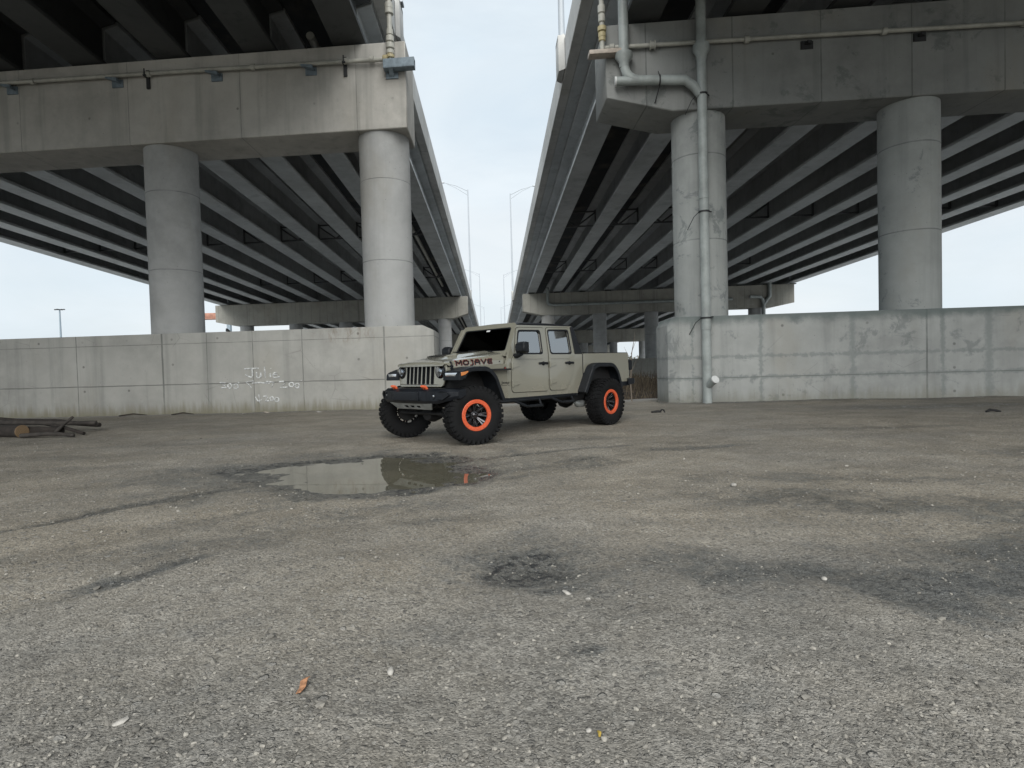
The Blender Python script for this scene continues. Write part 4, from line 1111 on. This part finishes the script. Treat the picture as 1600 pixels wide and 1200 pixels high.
# grille with seven slots
gr_x = 3.80
def gf(u, v, w_): return (gr_x + .045 - .055 * ((v - .9) / .35) ** 1 * .6 - .03 * (u / .62) ** 2 + w_, u, v)
slots = []
for i in range(7):
    y = (i - 3) * .109
    hgt = 1.246 if abs(i - 3) < 3 else 1.240
    slots.append(rounded([(y - .036, .945), (y - .040, hgt), (y + .040, hgt), (y + .036, .945)], .02, 3))
hls = [[(s * .512 + .104 * math.cos(a), 1.142 + .104 * math.sin(a)) for a in [2 * math.pi * k / 28 for k in range(28)]] for s in (1, -1)]
OUTG = rounded([(-.565, .905), (-.635, 1.10), (-.625, 1.262), (-.30, 1.285), (.30, 1.285), (.625, 1.262), (.635, 1.10), (.565, .905)], .05)
mb = MB(); mb.plate(OUTG, slots + hls, gf, -.024, .0); grille = C(mb, 'grille', M['paint'], bevel=.007, segs=2)
mb = MB(); mb.plate([(-.56, .92), (-.6, 1.25), (.6, 1.25), (.56, .92)], [], gf, -.055, -.05); C(mb, 'grille_backing', M['dark'], grille, smooth=False)  # plain dark sheet, its colour gives the slots the shade of a recess
mb = MB()
for i in range(7):
    y = (i - 3) * .109; mb.plate(slots[i], [grow(slots[i], -.006)], gf, -.026, .003)
C(mb, 'slot_trim', M['plastic'], grille, smooth=False)
for s in (1, -1):
    o0 = Vector(gf(s * .512, 1.142, 0)); d = Vector((1, s * .06, -.03)).normalized()
    mb = MB(); mb.lathe([(.106, -.06), (.110, .014), (.100, .018), (.090, -.005), (.074, -.012), (.0, -.014)], o0, d, 28)
    hl = C(mb, 'headlight', M['plastic'])
    mb = MB(); mb.lathe([(.070, -.012), (.074, .002), (.062, .012), (.054, -.006), (.0, -.010)], o0, d, 24); C(mb, 'lamp_ring', M['rim'], hl)
    mb = MB(); mb.lathe([(.048, -.01), (.048, .012), (.034, .018), (.0, .02)], o0, d, 20); C(mb, 'projector', M['chrome'], hl)
    mb = MB(); mb.lathe([(.102, .014), (.08, .026), (.045, .034), (.0, .036)], o0, d, 24); C(mb, 'lamp_lens', M['lens'], hl)

# flares
def flare(path, y0, y1, thick, s, lip=.05):
    mb = MB(); secs = []
    n = len(path); P = [Vector(q) for q in path]
    for i, p_ in enumerate(P):
        a = (p_ - P[i - 1]).normalized() if i else None; b2 = (P[i + 1] - p_).normalized() if i < n - 1 else None
        t_ = ((a or b2) + (b2 or a)).normalized(); nrm = Vector((-t_.y, t_.x))
        if nrm.y < 0 and False: nrm = -nrm
        def q(y, off): v = p_ + nrm * off; return (v.x, s * y, v.y)
        k = 1
        secs.append([q(y0, 0), q(y1 - .035, 0), q(y1 - .008, .012), q(y1, .03), q(y1 - .004, thick + lip), q(y1 - .03, thick + lip), q(y1 - .05, thick), q(y0, thick)])
    mb.loft(secs); return mb
def spl(P, n=6, r=.12):
    q = [P[0]]
    for i in range(1, len(P) - 1):
        p = Vector(P[i]); a = Vector(P[i - 1]) - p; b2 = Vector(P[i + 1]) - p
        k = min(r, a.length * .45, b2.length * .45); s0 = p + a.normalized() * k; s1 = p + b2.normalized() * k
        for j in range(n + 1):
            t_ = j / n; q.append(tuple(s0 * (1 - t_) ** 2 + p * 2 * t_ * (1 - t_) + s1 * t_ * t_))
    q.append(P[-1]); return q
for s in (1, -1):
    path = spl([(3.83, 1.01), (3.825, 1.13), (3.58, 1.212), (3.19, 1.207), (3.02, 1.07), (2.845, .675)], 5, .09)
    fl = C(flare(path, .60, .985, .028, s, .045), 'front_flare', M['plastic'], bevel=.004, segs=1)
    # solid lamp nose in front of the wheel
    mb = MB()
    mb.loft([[(3.830, s * .61, 1.025), (3.830, s * .61, 1.13), (3.630, s * .61, 1.175), (3.690, s * .61, 1.03)], [(3.820, s * 0.940, 1.02), (3.815, s * 0.940, 1.125), (3.610, s * 0.965, 1.17), (3.690, s * 0.965, 1.03)], [(3.750, s * 0.978, 1.02), (3.750, s * 0.978, 1.115), (3.610, s * 0.980, 1.16), (3.690, s * 0.980, 1.03)]])
    C(mb, 'flare_nose', M['plastic'], fl, bevel=.01)
    mb = MB(); mb.loft([[(3.836, s * .66, 1.068), (3.836, s * .66, 1.122), (3.790, s * .66, 1.122), (3.790, s * .66, 1.068)], [(3.830, s * .885, 1.068), (3.830, s * .885, 1.122), (3.770, s * .885, 1.122), (3.770, s * .885, 1.068)], [(3.795, s * 0.982, 1.07), (3.795, s * 0.982, 1.122), (3.750, s * 0.970, 1.122), (3.750, s * 0.970, 1.07)]])
    C(mb, 'running_lamp', M['chrome'], fl, bevel=.006)
    mb = MB(); mb.loft([[(3.790, s * 0.986, 1.07), (3.790, s * 0.986, 1.123), (3.790, s * 0.940, 1.123), (3.790, s * 0.940, 1.07)], [(3.710, s * 0.990, 1.085), (3.710, s * 0.990, 1.135), (3.710, s * 0.940, 1.135), (3.710, s * 0.940, 1.085)], [(3.645, s * 0.988, 1.125), (3.645, s * 0.988, 1.145), (3.650, s * 0.940, 1.145), (3.650, s * 0.940, 1.125)]])
    C(mb, 'turn_lamp', M['amber'], fl, bevel=.004)
    path = spl([(-.53, .735), (-.40, 1.07), (-.235, 1.222), (.30, 1.228), (.47, 1.165), (.745, .685)], 5, .10)
    C(flare(list(reversed(path)), .70, .975, .028, s, .05), 'rear_flare', M['plastic'], bevel=.004, segs=1)

# pickup bed
BED = [(.545, 1.0), (.545, 1.41), (.0, 1.418), (-.99, 1.425), (-1.005, .93), (-.96, .82), (-.57, .82), (-.47, 1.00), (-.40, 1.12), (-.24, 1.21), (.32, 1.21), (.44, 1.14)]
mb = MB()
for s in (1, -1):
    mb.prism(BED, lambda u, v, w_, s=s: (u, s * (.800 + w_ - (.012 if v > 1.38 else 0)), v), -.075, 0)
mb.box(-.98, .54, -.715, .715, 1.02, 1.06); mb.box(.50, .545, -.715, .715, 1.0, 1.40)
wh = MB()
for s in (1, -1): wh.box(-.56, .53, *sorted((s * .45, s * .722)), .76, 1.24); wh.box(-.22, .28, *sorted((s * .70, s * .90)), 1.185, 1.205)
bed = C(mb, 'cargo_bed', M['paint'], bevel=.012, segs=2)
C(wh, 'wheel_housing', M['dark'], bed, smooth=False)
mb = MB()
for s in (1, -1): mb.box(-.97, .53, *sorted((s * .725, s * .782)), 1.421, 1.432)
C(mb, 'bed_rail', M['plastic'], bed, bevel=.003)
mb = MB()
for s in (1, -1): mb.box(.548, .572, *sorted((s * .72, s * .79)), .98, 1.40)
C(mb, 'bed_gap', M['dark'], bed, smooth=False)
mb = MB(); mb.prism(rounded([(-.72, .90), (-.72, 1.42), (.72, 1.42), (.72, .90)], .03), lambda u, v, w_: (-1.0 - w_, u, v), -.01, .05); tg = C(mb, 'tailgate', M['paint'], bevel=.008)
mb = MB(); mb.box(-1.065, -1.05, -.12, .12, 1.28, 1.36); C(mb, 'handle', M['plastic'], tg, bevel=.005)
for s in (1, -1):
    mb = MB(); mb.prism(rounded([(.60, 1.06), (.60, 1.27), (.815, 1.27), (.815, 1.06)], .03), lambda u, v, w_, s=s: (-1.0 - w_, s * u, v), .0, .10)
    tl = C(mb, 'taillight', M['plastic'], bevel=.012)
    mb = MB(); mb.prism(rounded([(.635, 1.09), (.635, 1.24), (.78, 1.24), (.78, 1.09)], .02), lambda u, v, w_, s=s: (-1.0 - w_, s * u, v), .10, .112); C(mb, 'tail_lens', M['red_lens'], tl, bevel=.004)
mb = MB(); secs = []
for y in (-.86, -.78, -.4, 0, .4, .78, .86):
    e = 1 if abs(y) < .8 else .6; x0 = -1.03 if abs(y) < .8 else -.98
    secs.append([(x0 + .10, y, .755), (x0 - .19 * e, y, .765), (x0 - .21 * e, y, .82), (x0 - .19 * e, y, .885), (x0 + .10, y, .89)])
mb.loft(secs)
for s in (1, -1): mb.box(-1.02, -.60, *sorted((s * .70, s * .80)), .735, .83)
C(mb, 'rear_bumper', M['bump_black'], bevel=.012)

# front bumper
mb = MB(); secs = []
for y in (-.99, -.95, -.84, -.68, -.40, -.36, .0, .36, .40, .68, .84, .95, .99):
    a = abs(y); x = 4.11 - .05 * (a / .68) ** 2 if a <= .68 else 4.06 - (a - .68) * .60
    e = smooth(.64, .99, a)
    st = .02 if .38 < a < .95 else 0
    zt_, zb_ = .888 - .022 * e, .650 + .075 * e
    secs.append([(3.70, y, zb_ + .05), (x - .05, y, zb_), (x - .012, y, zb_ + .045), (x + (0 if a < .38 else -.012), y, .775), (x - .012, y, zt_ - .04), (x - .07, y, zt_), (3.70, y, zt_)])
mb.loft(secs); bump = C(mb, 'front_bumper', M['bump_black'], bevel=.008, segs=2)
for s in (1, -1):
    mb = MB(); f = lambda u, v, w_, s=s: (4.063 - .38 * max(0, u - .62) - .05 + w_ , s * u, v)
    mb.plate(rounded([(.42, .69), (.45, .845), (.82, .845), (.90, .785), (.78, .71)], .03), [rounded([(.47, .715), (.48, .825), (.77, .825), (.82, .785), (.74, .725)], .02)], f, .02, .062)
    C(mb, 'fog_bezel', M['plastic'], bump, bevel=.006)
    mb = MB(); o0 = Vector((4.03, s * .62, .772)); mb.lathe([(.05, -.04), (.055, .025), (.046, .03), (.044, .012), (0, .006)], o0, (1, 0, 0), 20); fg = C(mb, 'fog_light', M['plastic'])
    mb = MB(); mb.lathe([(.042, .008), (.03, .022), (0, .026)], o0, (1, 0, 0), 18); C(mb, 'lamp_lens', M['chrome'], fg)
    mb = MB(); y = s * .405
    mb.tube([(4.02, y - .03, .878), (4.05, y - .03, .915), (4.085, y - .018, .922), (4.085, y + .018, .922), (4.05, y + .03, .915), (4.02, y + .03, .878)], [.022, .022, .020, .020, .022, .022], 8)
    C(mb, 'tow_hook', M['hook'], bump)
mb = MB(); mb.box(4.06, 4.118, -.31, .31, .69, .845); C(mb, 'centre_panel', M['bump_black'], bump, bevel=.02)
mb = MB(); mb.plate([(-.56, .655), (-.45, .55), (.45, .55), (.56, .655)], [rounded([(y - .05, .58), (y - .055, .612), (y + .055, .612), (y + .05, .58)], .01, 2) for y in (-.16, 0, .16)], lambda u, v, w_: (4.03 - (.655 - v) * .8 + w_, u, v), -.012, .012)
skid = C(mb, 'skid_plate', M['silver'], bevel=.006)
mb = MB(); mb.box(3.80, 3.86, -.35, .35, .59, .66); C(mb, 'skid_backing', M['dark'], skid, smooth=False)

# lettering on the hood side and the fender badge
dg = None
def text_mb(body_, h, sx, place, depth=.002, off=0.0):
    cu = bpy.data.curves.new('t', 'FONT'); cu.body = body_; cu.size = 1; cu.offset = off; cu.extrude = 0; cu.resolution_u = 4
    ob = bpy.data.objects.new('t', cu); COL.objects.link(ob)
    bpy.context.view_layer.update()
    me_ = bpy.data.meshes.new_from_object(ob.evaluated_get(bpy.context.evaluated_depsgraph_get()))
    bpy.data.objects.remove(ob); bpy.data.curves.remove(cu)
    xs_ = [v.co.x for v in me_.vertices]; ys_ = [v.co.y for v in me_.vertices]
    x0, x1, y0, y1 = min(xs_), max(xs_), min(ys_), max(ys_)
    mb = MB()
    mb.add([place((v.co.x - x0) / (x1 - x0) * sx, (v.co.y - y0) / (y1 - y0) * h) for v in me_.vertices], [tuple(p.vertices) for p in me_.polygons])
    bpy.data.meshes.remove(me_); return mb
def hood_side(x, z, pr):
    k = (z - hz_bot(x)) / (hz_top(x) - hz_bot(x)); L = [(0, .004), (.30, 0), (.58, -.008), (.80, -.035), (1, -.1)]
    for (a, p0), (b_, p1) in zip(L, L[1:]):
        if a <= k <= b_: return hw(x) + p0 + (p1 - p0) * (k - a) / (b_ - a) + pr
    return hw(x) + .004 + pr
# wide block capitals drawn stroke by stroke, like the photograph's lettering
GL = {'M': (1.25, [[(0, 0), (0, 1)], [(0, 1), (.5, .35), (1, 1)], [(1, 1), (1, 0)]]), 'O': (1.2, [[(.25, 1), (.75, 1), (1, .7), (1, .3), (.75, 0), (.25, 0), (0, .3), (0, .7), (.25, 1)]]),
      'J': (.75, [[(.9, 1), (.9, .0), (.7, -.22), (.1, -.3)], [(.45, 1), (.9, 1)]]), 'A': (1.15, [[(0, 0), (0, .6), (.25, 1), (.75, 1), (1, .6), (1, 0)], [(0, .42), (1, .42)]]),
      'V': (1.2, [[(0, 1), (.5, 0), (1, 1)]]), 'E': (1.05, [[(1, 1), (.2, 1), (0, .8), (0, .2), (.2, 0), (1, 0)], [(0, .5), (.9, .5)]])}
def letters(s, wd, pr, mat, name):
    mb = MB(); tot = sum(GL[c][0] for c in 'MOJAVE') + 5 * .28; u0 = 0; X0, X1 = 3.60, 2.86
    for ch in 'MOJAVE':
        gw, st = GL[ch]
        for line in st:
            pts = [((u0 + .08 + p[0] * (gw - .16)) / tot, p[1]) for p in line]
            for (ua, va), (ub, vb) in zip(pts, pts[1:]):
                n_ = 6
                def P(u, v):
                    if s < 0: u = 1 - u
                    x = X0 + (X1 - X0) * u; z = hz_bot(x) + .026 + .062 * v; return x, z
                xa, za = P(ua, va); xb, zb = P(ub, vb)
                d = Vector((xb - xa, zb - za)); L_ = d.length; d /= L_; nn = Vector((-d.y, d.x)) * wd; e = d * wd * .9
                row = []
                for i in range(n_ + 1):
                    t_ = i / n_; c_ = Vector((xa, za)) - e + (d * L_ + 2 * e) * t_
                    row.append([c_ + nn, c_ - nn])
                for r0, r1 in zip(row, row[1:]):
                    q = [r0[0], r0[1], r1[1], r1[0]]
                    mb.add([(v.x, s * hood_side(v.x, v.y, pr), v.y) for v in q], [(0, 1, 2, 3)])
        u0 += gw + .28
    C(mb, name, mat, hood, smooth=False, merge=False)
for s in (1, -1):
    letters(s, .0160, .0022, M['decal_red'], 'lettering_edge'); letters(s, .0130, .0042, M['decal'], 'lettering')
for s in (1, -1):
    fl_ = lambda x, z: (x, s * (.788 - .128 * (min(1, max(0, (x - 2.60) / .9)) ** .9) + .001), z)
    f0 = sidefn(s)
    def bp_(x, z):
        return (x, s * (.792 + .0015), z) if x < 2.62 else (x, s * (.788 - .128 * ((x - 2.60) / .9) ** .9 + .0025), z)
    mb = text_mb('Jeep', .058, .165, lambda u, v: bp_(2.74 - u if s > 0 else 2.575 + u, .895 + v), off=.018)
    C(mb, 'fender_lettering', M['decal'], ap, smooth=False, merge=False)
    mb = MB(); mb.add([bp_(2.745, .878), bp_(2.745, .884), bp_(2.57, .884), bp_(2.57, .878)], [(0, 1, 2, 3)]); C(mb, 'badge_line', M['decal'], ap, smooth=False)
    mb = MB(); mb.lathe([(.030, 0), (.030, .004), (0, .005)], bp_(2.655, 1.165), (0, s, 0), 18); bd = C(mb, 'fender_badge', M['decal'], ap)
    mb = MB(); mb.lathe([(.017, .004), (.017, .007), (0, .008)], Vector(bp_(2.655, 1.165)) + Vector((0, s * .001, 0)), (0, s, 0), 12); C(mb, 'badge_centre', M['decal_red'], ap)

# door mirrors
for s in (1, -1):
    mb = MB(); x = 2.43
    mb.tube([(2.42, s * .77, 1.375), (2.43, s * .86, 1.37), (2.43, s * .95, 1.41)], [.045, .04, .045], 10)
    mr_ = C(mb, 'door_mirror', M['plastic'])
    mb = MB(); secs = []
    for y, a in ((.86, .55), (.88, .9), (.96, 1), (1.04, 1), (1.075, .9), (1.09, .6)):
        secs.append([(x - .055, s * y, 1.505 + .10 * a * q2) if False else (x + xo * a, s * y, 1.505 + zo * a) for xo, zo in ((-.06, -.095), (-.06, .095), (.02, .10), (.075, .06), (.085, 0), (.075, -.06), (.02, -.095))])
    mb.loft(secs); C(mb, 'mirror_shell', M['plastic'], mr_, bevel=.008)
    mb = MB(); mb.plate(rounded([(.88, 1.42), (.88, 1.595), (1.075, 1.595), (1.075, 1.42)], .03), [], lambda u, v, w_: (x - .066 + w_, s * u, v), 0, .004); C(mb, 'mirror_glass', M['chrome'], mr_, smooth=False)

# side steps
for s in (1, -1):
    mb = MB(); mb.tube([(2.78, s * .70, .62), (2.70, s * .775, .615), (.82, s * .775, .625), (.74, s * .70, .63)], .032, 10)
    st = C(mb, 'side_step', M['plastic'])
    for a, b_, c_, d in (((2.46, .61), (2.22, .505), (1.86, .50), (1.83, .62)), ((1.50, .615), (1.30, .525), (.96, .525), (.93, .62))):
        mb = MB(); mb.tube([(a[0], s * .78, a[1]), (b_[0], s * .86, b_[1]), (c_[0], s * .86, c_[1]), (d[0], s * .78, d[1])], .024, 8)
        mb.box(c_[0], b_[0], *sorted((s * .80, s * .90)), b_[1] - .012, b_[1] + .022); C(mb, 'step_hoop', M['plastic'], st, bevel=.004)
    mb = MB(); mb.box(.72, 2.66, *sorted((s * .70, s * .785)), .615, .672); C(mb, 'rocker', M['plastic'], body, bevel=.01)

# chassis
mb = MB()
for s in (1, -1): mb.box(-1.05, 3.85, *sorted((s * .40, s * .48)), .60, .72)
for x in (-.8, .35, 1.3, 2.3, 3.6): mb.box(x - .05, x + .05, -.44, .44, .61, .69)
ch = C(mb, 'chassis', M['dark'], smooth=False)
mb = MB(); mb.box(.75, 2.5, -.34, .34, .56, .70); mb.box(-.9, -.5, -.6, .6, .62, .80); mb.tube([(.6, -.1, .58), (1.5, -.1, .56)], .05, 10); mb.tube([(-.6, .0, .66), (-.2, .52, .62), (.65, .56, .55), (1.1, .5, .60)], .05, 10); mb.tube([(.25, .56, .60), (.80, .56, .55)], .10, 12)
C(mb, 'drivetrain', M['dark'], ch)
mb = MB(); mb.tube([(.30, .62, .47), (.36, .62, .44), (.52, .60, .44), (.6, .6, .47)], [.03, .07, .07, .03], 10); C(mb, 'skid_pipe', M['silver'], ch)
for x, nm in ((0, 'rear_axle'), (3.487, 'front_axle')):
    mb = MB(); mb.tube([(x, -.80, .456), (x, .80, .456)], .055, 12); mb.lathe([(.02, -.17), (.12, -.13), (.155, 0), (.12, .13), (.02, .17)], (x + (0 if x == 0 else 0), -.12, .456), (1, 0, 0), 18)
    if x: mb.tube([(x + .22, -.72, .46), (x + .22, .70, .47)], .022, 8); mb.tube([(x + .14, -.62, .50), (x + .12, .45, .60)], .026, 8)
    axl = C(mb, nm, M['dark'], ch)
    for s in (1, -1):
        mb = MB(); mb.tube([(x - .12 if x == 0 else x + .05, s * .52, .46), (x - .12 if x == 0 else x + .02, s * .50, 1.02)], .038, 10); mb.tube([(x + .0, s * .60, .42), (x + .04, s * .56, .98)], .03, 10)
        C(mb, 'shock_absorber', M['steel_dark'], ch)
        if x:
            mb = MB(); pts = [(x + .07 * math.cos(a), s * .50 + .07 * math.sin(a), .52 + .45 * a / (2 * math.pi * 6)) for a in [2 * math.pi * 6 * i / 96 for i in range(97)]]
            mb.tube(pts, .010, 5); C(mb, 'coil_spring', M['steel_dark'], ch)

# cabin
mb = MB(); mb.loft([[(2.46, y, .80), (2.48, y, 1.43), (2.25, y, 1.455), (2.10, y, 1.36), (2.12, y, 1.05)] for y in (-.70, .70)]); C(mb, 'dashboard', M['interior'], bevel=.02)
mb = MB(); pts = [(2.02 + .06 * math.sin(a) * .9, .37 + .185 * math.cos(a), 1.36 + .175 * math.sin(a)) for a in [2 * math.pi * i / 28 for i in range(29)]]; mb.tube(pts, .016, 8); mb.tube([(2.02, .19, 1.36), (2.04, .37, 1.35), (2.02, .555, 1.36)], .018, 6); mb.tube([(2.04, .37, 1.35), (2.2, .37, 1.30)], .04, 8)
C(mb, 'steering_wheel', M['interior'])
for x, ys_, nm in ((1.45, (.37, -.37), 'front_seat'), (.80, (.37, -.37), 'rear_seat')):
    for y in ys_:
        mb = MB(); wd = .26
        mb.loft([[(x + .50, y - wd, .98), (x + .50, y + wd, .98), (x + .50, y + wd, 1.06), (x + .50, y - wd, 1.06)], [(x, y - wd, .96), (x, y + wd, .96), (x, y + wd, 1.06), (x, y - wd, 1.06)]])
        mb.loft([[(x - .02, y - wd, 1.0), (x - .02, y + wd, 1.0), (x + .10, y + wd, 1.0), (x + .10, y - wd, 1.0)], [(x - .10, y - wd * .95, 1.35), (x - .10, y + wd * .95, 1.35), (x + .02, y + wd * .95, 1.35), (x + .02, y - wd * .95, 1.35)], [(x - .14, y - wd * .7, 1.56), (x - .14, y + wd * .7, 1.56), (x - .04, y + wd * .7, 1.56), (x - .04, y - wd * .7, 1.56)]])
        mb.loft([[(x - .15, y - .12, 1.575), (x - .15, y + .12, 1.575), (x - .05, y + .12, 1.575), (x - .05, y - .12, 1.575)], [(x - .18, y - .10, 1.73), (x - .18, y + .10, 1.73), (x - .10, y + .10, 1.73), (x - .10, y - .10, 1.73)]])
        C(mb, nm, M['interior'], bevel=.03)
mb = MB()
for s in (1, -1):
    mb.tube([(2.18, s * .63, 1.84), (1.62, s * .64, 1.87), (.9, s * .64, 1.87)], .035, 8); mb.tube([(1.62, s * .64, 1.87), (1.64, s * .70, 1.45), (1.64, s * .72, .8)], .035, 8); mb.tube([(1.25, s * .64, 1.87), (1.0, s * .66, 1.62), (.80, s * .68, 1.3)], .03, 8)
mb.tube([(1.62, -.64, 1.87), (1.62, .64, 1.87)], .035, 8)
C(mb, 'roll_bar', M['interior'])

# wheels
def tyre_mb():
    mb = MB(); Rr = .443
    prof = [(.215, -.125), (.25, -.150), (.32, -.163), (.385, -.160), (.418, -.148), (.434, -.128), (Rr - .004, -.10), (Rr, -.04), (Rr, .04), (Rr - .004, .10), (.434, .128), (.418, .148), (.385, .160), (.32, .163), (.25, .150), (.215, .125)]
    mb.lathe(prof, (0, 0, 0), (0, 1, 0), 72, close=True)
    return mb
def tread_mb():
    mb = MB(); n = 34
    def blk(a, y0, y1, da, r0, r1, skew=0):
        p = []
        for r_ in (r0, r1):
            for (aa, yy) in ((a - da, y0), (a + da, y0), (a + da + skew, y1), (a - da + skew, y1)):
                p.append((r_ * math.sin(aa), yy, r_ * math.cos(aa)))
        mb.add(p, [(0, 1, 2, 3), (4, 5, 6, 7), (0, 1, 5, 4), (1, 2, 6, 5), (2, 3, 7, 6), (3, 0, 4, 7)])
    for i in range(n):
        a = 2 * math.pi * i / n; st = 2 * math.pi / n
        for sg in (1, -1):
            off = 0 if sg > 0 else st * .5
            blk(a + off, sg * .088, sg * .150, st * .33, .425, .4575 if i % 2 else .4565, sg * st * .12)
            blk(a + off + st * .1, sg * .140, sg * (.168 if i % 2 else .163), st * .27, .385, .440, 0)
            blk(a + off + st * .35, sg * .030, sg * .078, st * .34, .436, .458, -sg * st * .22)
        blk(a + st * .2, -.024, .020, st * .36, .436, .458, st * .2)
    return mb
def wheel(x, s, steer):
    root = empty('wheel', (x, s * .888, .458)); root.parent = car; root.rotation_euler = (0, 0, steer)
    return root
ty = None
order = [(3.487, 1, -.33), (3.487, -1, -.33), (0, 1, 0), (0, -1, 0)]
wm = MB()
# alloy: barrel, hub, eight forked spokes
wm.lathe([(.212, -.125), (.218, -.12), (.195, -.10), (.185, .06), (.212, .118), (.212, .125)], (0, 0, 0), (0, 1, 0), 48, cap=False)
sp = MB()
sp.lathe([(.0, .055), (.055, .055), (.062, .045), (.075, .03), (.075, -.02), (.0, -.02)], (0, 0, 0), (0, 1, 0), 24)
for i in range(8):
    a = 2 * math.pi * i / 8
    for da in (-.13, .13):
        r0, r1 = .06, .19; pa = a + da * .5; pb = a + da
        P0 = Vector((r0 * math.sin(pa), .03, r0 * math.cos(pa))); P1 = Vector((r1 * math.sin(pb), .085, r1 * math.cos(pb)))
        d = (P1 - P0).normalized(); q = d.cross(Vector((0, 1, 0))).normalized() * .011; u_ = Vector((0, .016, 0))
        sp.loft([[P0 + q + u_, P0 - q + u_, P0 - q - u_, P0 + q - u_], [P1 + q * 1.3 + u_, P1 - q * 1.3 + u_, P1 - q * 1.3 - u_, P1 + q * 1.3 - u_]])
disc = MB(); disc.lathe([(.0, -.03), (.165, -.03), (.165, -.05), (.0, -.05)], (0, 0, 0), (0, 1, 0), 32)
cap_ = MB(); cap_.lathe([(.034, .05), (.036, .075), (.028, .082), (0, .084)], (0, 0, 0), (0, 1, 0), 20)
for i in range(5): cap_.lathe([(.010, .05), (.010, .07), (0, .072)], (.055 * math.sin(i * 1.2566), 0, .055 * math.cos(i * 1.2566)), (0, 1, 0), 8)
rg = MB(); rg.lathe([(.182, .118), (.182, .142), (.188, .150), (.236, .152), (.244, .146), (.246, .118)], (0, 0, 0), (0, 1, 0), 64, close=True)
bl = MB()
for i in range(24):
    a = 2 * math.pi * i / 24
    bl.lathe([(.0075, .148), (.0075, .158), (0, .159)], (.214 * math.sin(a), 0, .214 * math.cos(a)), (0, 1, 0), 6)
for x, s, steer in order:
    root = empty('wheel', (x, s * .888, .458), steer + (0 if s > 0 else math.pi)); root.parent = car
    if ty is None:
        ty = C(tyre_mb(), 'tyre', M['rubber'], root); tr = C(tread_mb(), 'tread', M['rubber'], root, smooth=False, merge=False, bevel=0)
        ri_ = C(wm, 'rim', M['rim'], root); so_ = C(sp, 'spoke', M['rim'], root, bevel=.003, segs=1); di = C(disc, 'brake_disc', M['dark'], root)
        ca = C(cap_, 'hub_cap', M['rim'], root); rg.add(bl.v, bl.f); rgo = C(rg, 'bead_ring', M['orange'], root)
        parts = [ty, tr, ri_, so_, di, ca, rgo]
    else:
        for o in parts:
            c = o.copy(); COL.objects.link(c); c.parent = root
